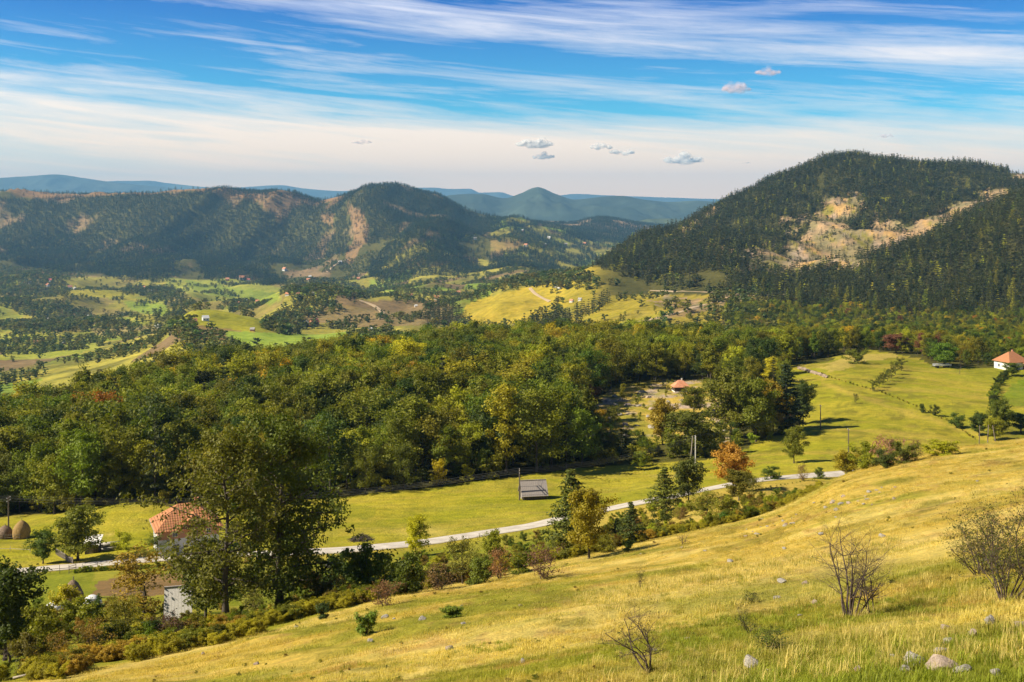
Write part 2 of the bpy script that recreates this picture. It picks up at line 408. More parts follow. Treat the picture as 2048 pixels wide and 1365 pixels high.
# outlines of land cover, written as the directions they are seen in and dropped onto the land
FOREST = [(-520,1042),(0,1036),(200,1024),(330,1020),(450,1014),(640,997),(760,986),(900,970),(1000,955),(1150,938),(1250,928),(1400,920),(1480,907),(1515,882),(1590,868),(1605,850),(1585,800),(1565,770),(1540,738),(1600,728),(1660,722),(1735,700),(1830,715),(1870,733),(2048,738),(2560,740),(2560,655),(2048,668),(1700,690),(1400,700),(1200,710),(900,729),(700,748),(500,775),(350,803),(0,890),(-520,940)]
CLEAR = [(1180,812),(1240,772),(1340,758),(1440,766),(1485,800),(1490,850),(1455,885),(1350,893),(1250,886),(1150,866)]
SCREE = [(1500,532),(1560,500),(1620,455),(1650,400),(1700,380),(1730,395),(1690,440),(1700,465),(1760,450),(1800,455),(1880,425),(1960,385),(2020,372),(2060,380),(2000,410),(1910,445),(1830,485),(1760,515),(1680,540),(1590,548),(1540,545)]
SCRAPS = ([(1820,455),(1860,440),(1900,420),(1890,440),(1840,462)], [(1480,540),(1500,505),(1540,480),(1550,500),(1510,530)], [(1560,450),(1600,430),(1640,420),(1620,445),(1570,465)], [(1740,420),(1780,405),(1800,415),(1760,430)], [(1230,470),(1260,462),(1270,475),(1240,482)], [(1390,490),(1440,500),(1470,520),(1430,520)])
SCREE2 = [(1330,470),(1380,430),(1410,410),(1440,415),(1400,450),(1350,480)]
def ground_colour(Uc, Vc, X, Y):
    n1 = fbm(X / 6, Y / 4, 4); n2 = fbm(X / 22 + 40, Y / 15, 4); n3 = fbm(X / 70, Y / 70 + 9, 4)
    eY = np.interp(Uc, Ug, knY[:, 3]); rY = np.interp(Uc, Ug, knY[:, 5]); fY = np.interp(Uc, Ug, knY[:, 6])
    wU = Uc + (fbm(X / 6, Y / 6, 4) - .5) * 44; wV = Vc + (fbm(X / 12 + 50, Y / 12, 3) - .5) * 10
    # slope
    c = lerp(C['dry'], C['olive'], sstep(.38, .62, n1 * .55 + n2 * .45)) if False else C['dry'][None, :] * (1 - sstep(.43, .61, n1 * .5 + n2 * .5)[..., None]) + C['olive'][None, :] * sstep(.43, .61, n1 * .5 + n2 * .5)[..., None]
    st = fbm((X + Y * .55) / 30, (Y - X * .3) / 5.0, 4)
    c = lerp(c, C['dry2'], sstep(.53, .68, st) * .8)
    c = lerp(c, C['soil2'] * np.array([1.1,1.0,.8]), sstep(.60, .72, fbm(X / 1.6 + 60, Y / 1.9, 4)) * .4)
    c = lerp(c, C['olive'] * .62, sstep(.58, .70, fbm(X / 2.6 + 90, Y / 2.2 + 4, 4)) * .5)
    band = np.exp(-(((wV - (1205 - (wU - 1150) * .17)) / 16) ** 2)) * sstep(1100, 1250, wU) * (1 - sstep(1650, 2000, wU))
    c = lerp(c, C['straw'], np.clip(band * (.4 + n1), 0, 1) * (Y < eY))
    band2 = np.exp(-(((wV - (1230 - (wU - 1250) * .14)) / 22) ** 2)) * sstep(1250, 1400, wU)
    c = lerp(c, C['green'], np.clip(band2 * .6, 0, 1))
    nearg = sstep(1210, 1330, wV - (wU - 1700) * -.05) * sstep(1150, 1400, wU) * (Y < 40)
    c = lerp(c, C['green'], nearg * .75 * sstep(.35, .6, n2))
    c = lerp(c, C['dry2'] * .95, sstep(.9, 1.0, Y / eY) * (Y < eY) * .9)
    # below the slope: bank, roadside, meadow
    m = lerp(np.broadcast_to(C['mead'], c.shape), C['mead2'], sstep(.4, .62, n2))
    m = lerp(m, C['green'], sstep(.55, .7, n3) * .6)
    m = lerp(m, C['olive'], sstep(.50, .72, fbm((X * .12 + Y) / 5, X / 50, 4)) * .8); m = lerp(m, C['dry'] * np.array([.8,.85,.8]), sstep(.54, .70, fbm((Y - X * .1) / 3.5 + 20, X / 26, 4)) * .45); m = m * (.86 + .28 * fbm(X / 3.1, Y / 2.0, 3))[..., None]
    bank = sstep(eY - 2, eY + 5, Y) * (1 - sstep(rY - 14, rY - 5, Y))
    bk = lerp(np.broadcast_to(C['olive'], c.shape), C['green'], sstep(.4, .6, n1)); bk = lerp(bk, C['dry'], sstep(1050, 1250, wU) * .75)
    m = lerp(m, bk, bank)
    m = lerp(m, C['dry'], sstep(1150, 1250, wU) * (1 - sstep(1600, 1700, wU)) * (1 - sstep(rY - 6, rY - 2, Y)) * .6)
    m = lerp(m, C['dry'] * .8, np.exp(-((Y - rY) / 4.5) ** 2) * .8)
    for p, cc, s in (([(190,1165),(250,1150),(300,1150),(400,1145),(440,1160),(420,1200),(330,1190),(270,1195),(180,1190)], 'soil', .9), ([(20,1150),(190,1135),(180,1170),(150,1215),(20,1235)], 'green', .8), ([(560,1015),(700,1008),(760,1020),(740,1040)], 'green', .5),
                     ([(340,1345),(420,1310),(480,1290),(420,1290),(330,1310)], 'soil2', .4)):
        m = lerp(m, C[cc], in_poly(wU, wV, p) * s)
    for (pu, pv, ru, rv) in ((850,1065,45,10),(1330,955,20,4),(1080,975,25,4),(215,1068,14,3),(1400,1030,30,8)):
        m = lerp(m, C['dry2'], np.exp(-((wU - pu) / ru) ** 2 - ((wV - pv) / rv) ** 2) * .7)
    # right-hand meadow
    rm = (Uc > 1480) & (Y > fY - 30) & (Y < 460)
    r = lerp(np.broadcast_to(C['mead2'] * .95, c.shape), C['mead'], sstep(.42, .6, n2)); r = lerp(r, C['green'], sstep(.5, .66, n3) * .55); r = lerp(r, C['olive'] * .75, sstep(.52, .62, fbm(X / 4.5, Y / 5, 4)) * .8 * ((X * .9 - Y * .25 < 30) | (Y < 330))); r = lerp(r, C['dry'] * .9, sstep(.5, .7, fbm((X * .5 + Y) / 7, (X - Y * .5) / 50, 3)) * .5); r = r * (.86 + .28 * fbm(X / 3.1, Y / 3.0, 3))[..., None]
    r = lerp(r, C['dry'], np.exp(-((wV - (770 + (wU - 1650) * .33)) / 5) ** 2) * (wU > 1640) * .6)
    r = lerp(r, C['lush'] * .9, in_poly(wU, wV, [(2000,790),(2060,750),(2100,820),(2010,810)]) * .6)
    r = lerp(r, C['dry2'] * .85, in_poly(wU, wV, [(1640,735),(1700,712),(1760,695),(1800,715),(1720,725),(1660,745)]) * .7)
    m = np.where(rm[..., None], r, m)
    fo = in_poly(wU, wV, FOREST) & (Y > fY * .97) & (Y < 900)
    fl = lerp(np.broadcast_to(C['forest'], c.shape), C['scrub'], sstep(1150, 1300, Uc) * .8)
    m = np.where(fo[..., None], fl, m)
    cl = in_poly(wU, wV, CLEAR) & (Y < 600)
    clc = lerp(np.broadcast_to(C['dry'], c.shape), C['rock'], sstep(.5, .62, n1)); clc = lerp(clc, C['olive'], sstep(.48, .6, fbm(X / 5 + 8, Y / 8, 3)) * .8)
    m = np.where(cl[..., None], clc, m)
    c = lerp(c, m, sstep(-1, 3, Y - eY))
    # valley: patchwork of fields, pasture and bare ground
    cell = _T[(np.floor((X + 45 * fbm(X / 200, Y / 200, 2)) / 90).astype(int)) & 255, (np.floor((Y + X * .3) / 140).astype(int)) & 255]
    v = np.select([(cell < .3)[..., None], (cell < .5)[..., None], (cell < .75)[..., None]], [C['vgreen'], C['vyel'], C['vyel'] * .8], C['vbrown'])
    v = lerp(v * np.ones_like(c), C['scrub'] * 1.3, sstep(.52, .64, fbm(X / 60, Y / 80, 5)) * .8)
    def patch(poly, cc, s=1.0, ylo=600, yhi=9000):
        nonlocal v
        uu = Uc + (fbm(X / 90, Y / 90, 3) - .5) * 26; vv = Vc + (fbm(X / 90 + 30, Y / 90, 3) - .5) * 9
        mk = (in_poly(uu, vv, poly) & (Y > ylo) & (Y < yhi)) * s
        v = lerp(v, np.asarray(cc), mk)
    patch([(-520,560),(0,520),(350,490),(640,560),(640,640),(0,700),(-520,700)], C['vyel'] * .9, .45)
    patch([(300,520),(370,500),(430,520),(560,580),(560,605),(400,600),(290,545)], C['vyel'] * np.array([.85,1,.9]), .85)
    patch([(370,560),(560,590),(540,610),(380,580)], C['vgreen'], .7)
    patch([(120,570),(190,575),(280,590),(260,600),(130,590)], C['mead2'] * .8, .8)
    patch([(240,600),(330,610),(350,640),(270,625)], C['vgreen'] * 1.15, .9)
    patch([(120,610),(240,640),(180,650),(120,630)], C['vbrown'], .8)
    patch([(0,665),(180,672),(200,700),(100,720),(0,720)], C['vyel'] * np.array([.85,1,.8]), .9)
    patch([(180,655),(330,650),(330,668),(190,670)], C['brown'] * 1.3, .6)
    patch([(320,655),(360,625),(430,618),(520,640),(560,665),(440,668)], C['mead'] * .95, .95, 900, 1500)
    patch([(330,660),(390,648),(480,665),(470,680),(380,682)], C['soil'] * .95, .8, 600, 1350)
    patch([(450,665),(560,668),(700,660),(690,690),(480,695)], C['vgreen'] * 1.3, .95, 600, 1400)
    patch([(575,570),(660,575),(680,590),(590,592)], C['vgreen'] * 1.5, .9)
    patch([(640,545),(720,560),(700,575),(650,570)], C['vyel'], .6)
    patch([(740,560),(810,575),(850,592),(740,585)], C['vgreen'] * 1.3, .8)
    patch([(660,600),(760,598),(900,600),(900,650),(700,655),(600,640)], C['vbrown'] * 1.15, .85, 900, 2300)
    patch([(700,585),(960,580),(930,600),(720,600)], C['vyel'] * .9, .7)
    for p in ([(930,608),(1010,585),(1060,572),(1150,565),(1215,575),(1180,600),(1110,622),(1050,650),(950,655),(915,635)], [(1060,560),(1120,540),(1190,528),(1215,540),(1150,560),(1100,572)], [(1130,640),(1190,608),(1270,590),(1320,598),(1250,628),(1150,645)], [(1060,655),(1140,642),(1240,640),(1240,650),(1080,668)]):
        patch(p, C['field'] * .82, .95, 600, 2300)
    patch([(880,655),(1050,665),(1040,690),(900,685)], C['dry'] * .9, .9, 600, 1500)
    patch([(1120,560),(1230,535),(1330,560),(1500,585),(1540,610),(1400,660),(1150,660)], C['field'] * np.array([.62,.66,.7]), .8, 600, 2300)
    patch([(1300,640),(1380,600),(1480,590),(1480,600),(1400,625),(1330,640)], C['brown'], .8, 600, 1700)
    patch([(960,455),(1180,470),(1190,510),(1100,545),(980,500)], C['vyel'] * .85, .6, 3000)
    patch([(980,480),(1050,480),(1030,510),(990,505)], C['soil'] * 1.1, .6, 3000)
    # wooded mountains: litter-brown floor, bare flanks
    lm = (Y > 3650) & (Uc < 980) & (Vc < 560)
    v = np.where(lm[..., None], lerp(np.broadcast_to(C['forest'] * 1.9, c.shape), C['brown'], sstep(.60, .68, fbm(X / 130, Y / 220, 5)) * .9), v)
    v = lerp(v, C['brown'] * np.array([1.1,.95,.8]), ((Y > 5050) & (Uc < 700)) * 1.0)
    for p in ([(690,520),(705,480),(700,440),(695,410),(715,415),(735,455),(730,480),(710,530)], [(650,410),(690,385),(680,400),(655,420)], [(505,390),(560,386),(600,400),(560,440),(530,430)], [(640,425),(670,430),(665,450),(645,445)]):
        patch(p, C['brown'] * np.array([1.15,1.0,.95]), .75, 3500)
    rmn = sstep(1120, 1250, Y) * sstep(1150, 1250, Uc) * (Y < 3200)
    v = lerp(v, C['forest'] * 1.5, rmn * ((Vc < 590) | ((Vc < 645) & (Uc > 1530))))
    for p in SCRAPS + (SCREE, SCREE2, [(1300,600),(1420,590),(1500,598),(1490,610),(1400,606)], [(1530,640),(1600,628),(1640,640),(1560,650)], [(2015,340),(2060,335),(2060,360),(2020,355)]):
        uu = Uc + (fbm(X / 30, Y / 40, 5) - .5) * 90; vv = Vc + (fbm(X / 30 + 30, Y / 40, 5) - .5) * 50
        sc_ = lerp(np.broadcast_to(C['scree'], c.shape), C['rock'] * np.array([.9,.85,.75]), sstep(.5, .7, fbm(X / 14, Y / 40, 4)))
        sc_ = lerp(sc_, C['olive'] * .7, sstep(.42, .57, fbm(X / 22 + 7, Y / 40, 5)) * .9); sc_ = lerp(sc_, C['rock'] * .6, sstep(.6, .7, ridged(X / 16 + 3, Y / 90, 4)) * .5)
        mk = in_poly(uu, vv, p) & (Y > 950) & (Y < 3000)
        v = np.where(mk[..., None], sc_, v)
    v = lerp(v, C['brown'] * 1.2, (Y > 5600) * 1.0)
    v = lerp(v, C['forest'] * 1.5, ((Uc > 1560) & (Y > 820) & (Y < 1300)) * 1.0)
    mixv = sstep(560, 900, Y) * 1.0
    return lerp(c, v, mixv)
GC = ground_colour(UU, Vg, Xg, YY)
def sheet(name, j0, j1, mat, label=None):
    X = Xg[:, j0:j1]; Yv = YY[:, j0:j1]; Zv = Z[:, j0:j1]; n = j1 - j0
    V = np.stack([X, Yv, Zv], -1).reshape(-1, 3)
    idx = np.arange(NU * n).reshape(NU, n)
    F = np.stack([idx[:-1, :-1], idx[1:, :-1], idx[1:, 1:], idx[:-1, 1:]], -1).reshape(-1, 4)
    col = np.concatenate([GC[:, j0:j1], np.ones((NU, n, 1))], -1)
    me = mesh_np(name, V, F, [mat], attrs={'col': ('FLOAT_COLOR', 'POINT', col)}, smooth=True)
    o = link(name, me, kind='structure'); return o
j1 = int(np.searchsorted(Yg, 150)); j2 = int(np.searchsorted(Yg, 780)); j3 = int(np.searchsorted(Yg, 3500))
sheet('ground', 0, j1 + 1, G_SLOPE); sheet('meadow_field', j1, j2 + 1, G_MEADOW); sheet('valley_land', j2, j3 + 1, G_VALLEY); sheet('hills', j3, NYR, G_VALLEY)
# the slope carries on under and behind the eye point
def behind():
    xs = np.linspace(-30, 30, 50); ys = np.linspace(-60, 12.0, 60)
    V = []
    for y in ys:
        for x in xs:
            w = (y + 60) / 72; s = max(y, .01)
            xx = x * (0.25 + w) ; 
            t = np.clip(y / 12.0, 0, 1)
            ze = float(H(np.clip(xx, -8.1, 8.1), 12.0)) + (xx - np.clip(xx, -8.1, 8.1)) * .1
            zz = -1.7 + xx * .10 - .3 * min(y, 0) if y < 0 else (-1.7 + xx * .10) * (1 - t) + ze * t
            V.append((xx, y, zz - (.02 if y > 11.9 else 0)))
    idx = np.arange(60 * 50).reshape(60, 50)
    F = np.stack([idx[:-1, :-1], idx[:-1, 1:], idx[1:, 1:], idx[1:, :-1]], -1).reshape(-1, 4)
    col = np.tile(np.array([.33, .26, .04, 1.0]), (3000, 1))
    link('hillside_ground', mesh_np('hillside_ground', V, F, [G_SLOPE], attrs={'col': ('FLOAT_COLOR', 'POINT', col)}, smooth=True), kind='structure')
behind()
def flank(side):
    us = np.linspace(Ug[-1] - 8, 6500, 60) if side > 0 else np.linspace(-4600, Ug[0] + 8, 60); ys = np.exp(np.linspace(math.log(12), math.log(500), 120)); ue = Ug[-1] - 9 if side > 0 else Ug[0] + 9
    X = (us[:, None] - UC) / FPX * ys[None, :]; xe = ((ue - UC) / FPX * ys)[None, :]; Yv = np.broadcast_to(ys[None, :], X.shape)
    Zv = H(xe, ys[None, :]) + (X - xe) * .06 * np.exp(-np.abs(X - xe) / 60) - .03
    V = np.stack([X, Yv, Zv], -1).reshape(-1, 3); idx = np.arange(60 * 120).reshape(60, 120); F = np.stack([idx[:-1, :-1], idx[1:, :-1], idx[1:, 1:], idx[:-1, 1:]], -1).reshape(-1, 4)
    link('flank_ground', mesh_np('flank_ground', V, F, [G_SLOPE], attrs={'col': ('FLOAT_COLOR', 'POINT', np.tile(np.array([.38, .31, .06, 1.0]), (len(V), 1)))}, smooth=True), kind='structure')
flank(1); flank(-1)

# ---------------------------------------------------------------- far blue mountains, real ranges kilometres away
MTN = ground_mat('far_mountain_ground', (.25, .2, .2), (.004, .0012, .0004), .5, 30)
def mountain_range(name, Y0, depth, prof, base_v, col, rough=1.0, seed=1):
    us = np.linspace(prof[0][0], prof[-1][0], 420); vs = pchip1([p[0] for p in prof], [p[1] for p in prof], us)
    ts = np.linspace(-1, 1, 60); V = []
    for t in ts:
        y = Y0 + t * depth; x = (us - UC) / FPX * Y0 * (1 + .12 * t * depth / Y0)
        zc = (VH - vs) / FPX * Y0; zb = (VH - base_v) / FPX * Y0
        sh = np.clip(1 - np.abs(t), 0, 1) ** .8
        n = (ridged(x / (depth * .55) + seed, (y + x * .3) / (depth * .9), 5) - .6) * (zc - zb) * .9 * rough * (1 - sh ** 3)
        V.append(np.stack([x, np.full_like(x, y), zb + (zc - zb) * sh + n * np.minimum(1, 3 * (1 - abs(t)))], -1))
    V = np.concatenate(V); idx = np.arange(60 * 420).reshape(60, 420)
    F = np.stack([idx[:-1, :-1], idx[:-1, 1:], idx[1:, 1:], idx[1:, :-1]], -1).reshape(-1, 4)
    cc = np.tile(np.array(list(col) + [1.0]), (len(V), 1)); k = sstep(.55, .7, fbm(V[:, 0] / 900, V[:, 1] / 900, 4)); cc[:, :3] = cc[:, :3] * (1 + k[:, None] * .8)
    link(name, mesh_np(name, V, F, [MTN], attrs={'col': ('FLOAT_COLOR', 'POINT', cc)}, smooth=True), kind='structure')
mountain_range('mountain', 11500, 1400, [(780,440),(860,405),(900,391),(960,388),(1010,396),(1040,387),(1075,374),(1110,387),(1150,399),(1200,394),(1240,392),(1290,400),(1340,404),(1390,402),(1440,404),(1500,408),(1600,420),(1700,440)], 448, (.05,.07,.045), 1, 1)
mountain_range('mountain_range', 19500, 1900, [(-600,380),(-200,362),(0,356),(60,352),(110,349),(160,355),(230,365),(310,372),(400,380),(440,374),(470,382),(560,390),(700,396),(900,400),(1100,410),(1400,420)], 446, (.06,.08,.06), .8, 5)
mountain_range('mountain_range', 24500, 1500, [(-600,380),(0,372),(230,362),(290,361),(350,368),(450,376),(520,372),(560,370),(610,377),(680,382),(760,381),(800,376),(870,375),(900,378),(940,377),(960,385),(1000,384),(1030,392),(1100,392),(1150,388),(1220,391),(1300,394),(1500,400),(1800,410),(2300,420)], 444, (.06,.08,.06), .6, 9)
mountain_range('hill', 9000, 350, [(1050,470),(1230,462),(1270,445),(1300,438),(1340,437),(1380,441),(1430,438),(1500,440),(1600,450),(1700,470)], 470, (.05,.06,.02), .7, 3)
def flats():
    xs = np.linspace(-14500, 16500, 60); ys = np.linspace(8000, 26300, 40); V = []
    for y in ys:
        for x in xs: V.append((x, y, -.0135 * min(y, 11000) - 25 + 30 * float(fbm(np.array(x / 1500), np.array(y / 1500), 3))))
    idx = np.arange(2400).reshape(40, 60); F = np.stack([idx[:-1, :-1], idx[:-1, 1:], idx[1:, 1:], idx[1:, :-1]], -1).reshape(-1, 4)
    link('plateau_land', mesh_np('plateau_land', V, F, [MTN], attrs={'col': ('FLOAT_COLOR', 'POINT', np.tile(np.array([.2,.14,.07,1.]), (2400, 1)))}, smooth=True), kind='structure')
flats()
# ---------------------------------------------------------------- plants: skeleton (trunk and limbs) and crown (many separate leaves)
def leaf_cloud(cent, crad, n, leaf, R, axis_xy=(0, 0), up=.55, out=.7, aspect=.62, warm=None, flat=.8):
    cent = np.asarray(cent, float); crad = np.asarray(crad, float)
    w = crad ** 2; w /= w.sum(); i = R.choice(len(cent), n, p=w)
    g = R.normal(size=(n, 3)); g /= np.linalg.norm(g, axis=1)[:, None]; rr = R.random(n) ** .45
    p = cent[i] + g * (crad[i] * rr)[:, None] * np.array([1, 1, flat])
    o = p - np.array([axis_xy[0], axis_xy[1], 0]); o[:, 2] = 0; o /= (np.linalg.norm(o, axis=1)[:, None] + 1e-6)
    nn = R.normal(size=(n, 3)) * .75 + g * .5 + o * out * .6 + np.array([0, 0, up]); nn /= np.linalg.norm(nn, axis=1)[:, None]
    t = np.cross(nn, R.normal(size=(n, 3))); t /= (np.linalg.norm(t, axis=1)[:, None] + 1e-9); b = np.cross(nn, t)
    s = (leaf * (.6 + .8 * R.random(n)))[:, None]
    V = np.stack([p - t * s * .5, p - b * s * .5 * aspect + nn * s * .05, p + t * s * .5, p + b * s * .5 * aspect + nn * s * .05], 1).reshape(-1, 3)
    F = np.arange(4 * n).reshape(n, 4)
    cl = R.random(len(cent)); lt = np.clip(cl[i] * .5 + R.random(n) * .5, 0, 1)
    wc = R.random(len(cent)) if warm is None else np.asarray(warm)
    wm = np.clip(wc[i] * .8 + R.random(n) * .25, 0, 1)
    return V, F, lt, wm
def crown_mesh(name, parts, mat):
    V = []; F = []; lt = []; wm = []; k = 0
    for v, f, l, w in parts: V.append(v); F.append(f + k); k += len(v); lt.append(l); wm.append(w)
    return mesh_np(name, np.concatenate(V), np.concatenate(F), [mat], attrs={'lt': ('FLOAT', 'FACE', np.concatenate(lt)), 'warm': ('FLOAT', 'FACE', np.concatenate(wm))})
def prof(kind, t):
    if kind == 'round': return math.sqrt(max(0, 1 - (2 * t - .92) ** 2)) ** .8
    if kind == 'egg': return (math.sin(math.pi * min(1, t * .78 + .16)) ** .8)
    if kind == 'cone': return max(.06, (1 - t) ** .85 * min(1, .45 + t * 4))
    if kind == 'bush': return math.sqrt(max(0.02, 1 - t ** 2.2)) * (.8 + .2 * min(1, t * 5))
    if kind == 'column': return min(1, .55 + t * 2) * (1 - t ** 4) ** .5 * .9
    return 1
def make_plant(name, seed, Ht, Rc, rt, clear, kind, nlimb, nleaf, leaf, droop=0., clus=None, mat=None, bark=None, stems=1, sub=4, twigs=True, gap=0, topwarm=0, lean=0., up=.55, wig=.04, out=.7, side=5):
    R = np.random.default_rng(seed); mb = MB(); cent = []; cr = []; wm = []
    clus = clus or Ht * .085
    for s in range(stems):
        a0 = R.random() * 6.28; sp = 0 if stems == 1 else Rc * .55 * R.random() ** .5
        bx, by = (0, 0) if stems == 1 else (math.cos(a0) * rt * 2.5, math.sin(a0) * rt * 2.5)
        th = Ht * (.9 if stems == 1 else R.uniform(.6, .95))
        P = []; n = 9
        for j in range(n):
            t = j / (n - 1)
            P.append(np.array([bx + math.cos(a0) * sp * t + R.normal() * Ht * wig * t * .5 + lean * Ht * t * t, by + math.sin(a0) * sp * t + R.normal() * Ht * wig * t * .5, th * t]))
        rr = [rt * (1 - .88 * (j / (n - 1)) ** .8) * (1.25 if j == 0 else 1) / (1 if stems == 1 else 1.5) for j in range(n)]
        mb.tube(P, rr, side + 1, cap=False)
        nl = max(3, int(nlimb / stems))
        for q in range(nl):
            t = clear + (1 - clear) * (q + .5 * R.random()) / nl
            if gap and R.random() < gap: continue
            k = min(n - 2, int(t * (n - 1) * .98)); f = t * (n - 1) * .98 - k; p0 = P[k] * (1 - f) + P[k + 1] * f
            tt = (t - clear) / (1 - clear)
            L = Rc * prof(kind, tt) * R.uniform(.72, 1.12) / (1 if stems == 1 else 1.35)
            a = q * 2.399 + R.normal() * .35 + s
            up0 = (.75 - .55 * (1 - tt)) - droop * .6 if kind != 'cone' else (.15 - droop)
            d = np.array([math.cos(a), math.sin(a), up0]); d /= np.linalg.norm(d)
            pts = [p0]; m = 5
            for j in range(1, m):
                d = d + R.normal(size=3) * .12 + np.array([0, 0, .08 - droop * .28]); d /= np.linalg.norm(d)
                pts.append(pts[-1] + d * L / (m - 1))
            r0 = rt * .42 * (1 - .6 * t)
            mb.tube(pts, [r0 * (1 - .8 * j / (m - 1)) for j in range(m)], max(3, side - 1), cap=False)
            wl = R.random() * .7 + topwarm * tt
            for j in range(1 if kind != 'cone' else 0, m):
                cc = pts[j]; cent.append(cc); cr.append(clus * (.55 + .5 * j / m) * R.uniform(.8, 1.2)); wm.append(wl)
            for w in range(sub):
                j = R.integers(1, m); e = d * .5 + R.normal(size=3) * .8; e[2] += .15 - droop * .5; e /= np.linalg.norm(e)
                q1 = pts[j] + e * L * R.uniform(.22, .45)
                if twigs: mb.tube([pts[j], (pts[j] + q1) / 2 + R.normal(size=3) * L * .02, q1], [r0 * .35, r0 * .22, r0 * .08], 3, cap=False)
                cent += [q1, (pts[j] + q1) / 2]; cr += [clus * R.uniform(.6, 1.15), clus * .8]; wm += [wl, wl]
        cent.append(P[-1]); cr.append(clus * .8); wm.append(.5 + topwarm)
        cent.append(P[-2]); cr.append(clus * .9); wm.append(.5)
    tm = mb.mesh(name + '_trunk', bark or BARK, True)
    cm = crown_mesh(name + '_crown', [leaf_cloud(cent, cr, nleaf, leaf, R, warm=np.clip(wm, 0, 1.2), up=up, out=out)], mat or LEAF) if nleaf else None
    return dict(trunk=tm, crown=cm, H=Ht, R=Rc, name=name)
def make_pine(name, seed, Ht, Rc, rt, clear, nwh, per, leaf, droop=.1, n_each=16, mat=None):
    R = np.random.default_rng(seed); mb = MB(); mb.tube([(0, 0, 0), (0, 0, Ht * .5), (0, 0, Ht * .98)], [rt, rt * .6, rt * .08], 6, cap=False)
    cent = []; cr = []; wm = []
    for k in range(nwh):
        t = k / (nwh - 1); z = Ht * (clear + (1 - clear) * t); L0 = Rc * prof('cone', t) * R.uniform(.8, 1.1)
        for q in range(per if t < .8 else max(3, per - 2)):
            a = q * 6.283 / per + k * .9 + R.normal() * .2; L = L0 * R.uniform(.65, 1.15)
            e = np.array([math.cos(a) * L, math.sin(a) * L, L * (.12 - droop + .5 * t)])
            mb.tube([(0, 0, z), (e[0] * .55, e[1] * .55, z + e[2] * .5 - .02 * L), (e[0], e[1], z + e[2])], [rt * .25 * (1 - t * .7), rt * .15, rt * .04], 3, cap=False)
            for j in (.35, .65, .95):
                cent.append((e[0] * j, e[1] * j, z + e[2] * j)); cr.append(max(.12 * Rc, L * .24)); wm.append(R.random() * .5)
    cent.append((0, 0, Ht * .97)); cr.append(Rc * .1); wm.append(.3)
    tm = mb.mesh(name + '_trunk', BARK, True)
    cm = crown_mesh(name + '_crown', [leaf_cloud(cent, cr, len(cent) * n_each, leaf, R, warm=wm, up=.5, aspect=.35, flat=.45)], mat or NEEDLE)
    return dict(trunk=tm, crown=cm, H=Ht, R=Rc, name=name)
def merged(pl, mats):
    """trunk and crown of a plant as one small mesh, for distant individuals"""
    t, c = pl['trunk'], pl['crown']
    def arr(me):
        v = np.zeros(len(me.vertices) * 3, np.float32); me.vertices.foreach_get('co', v)
        return v.reshape(-1, 3), [tuple(p.vertices) for p in me.polygons]
    tv, tf = arr(t); cv, cf = arr(c)
    me = bpy.data.meshes.new(pl['name']); me.from_pydata(np.concatenate([tv, cv]).tolist(), [], tf + [tuple(i + len(tv) for i in f) for f in cf])
    for m in mats: me.materials.append(m)
    me.polygons.foreach_set('material_index', [0] * len(tf) + [1] * len(cf))
    for an in ('lt', 'warm'):
        d = np.zeros(len(cf), np.float32); c.attributes[an].data.foreach_get('value', d)
        at = me.attributes.new(an, 'FLOAT', 'FACE'); at.data.foreach_set('value', np.concatenate([np.full(len(tf), .5, np.float32), d]))
    me.update(); return me

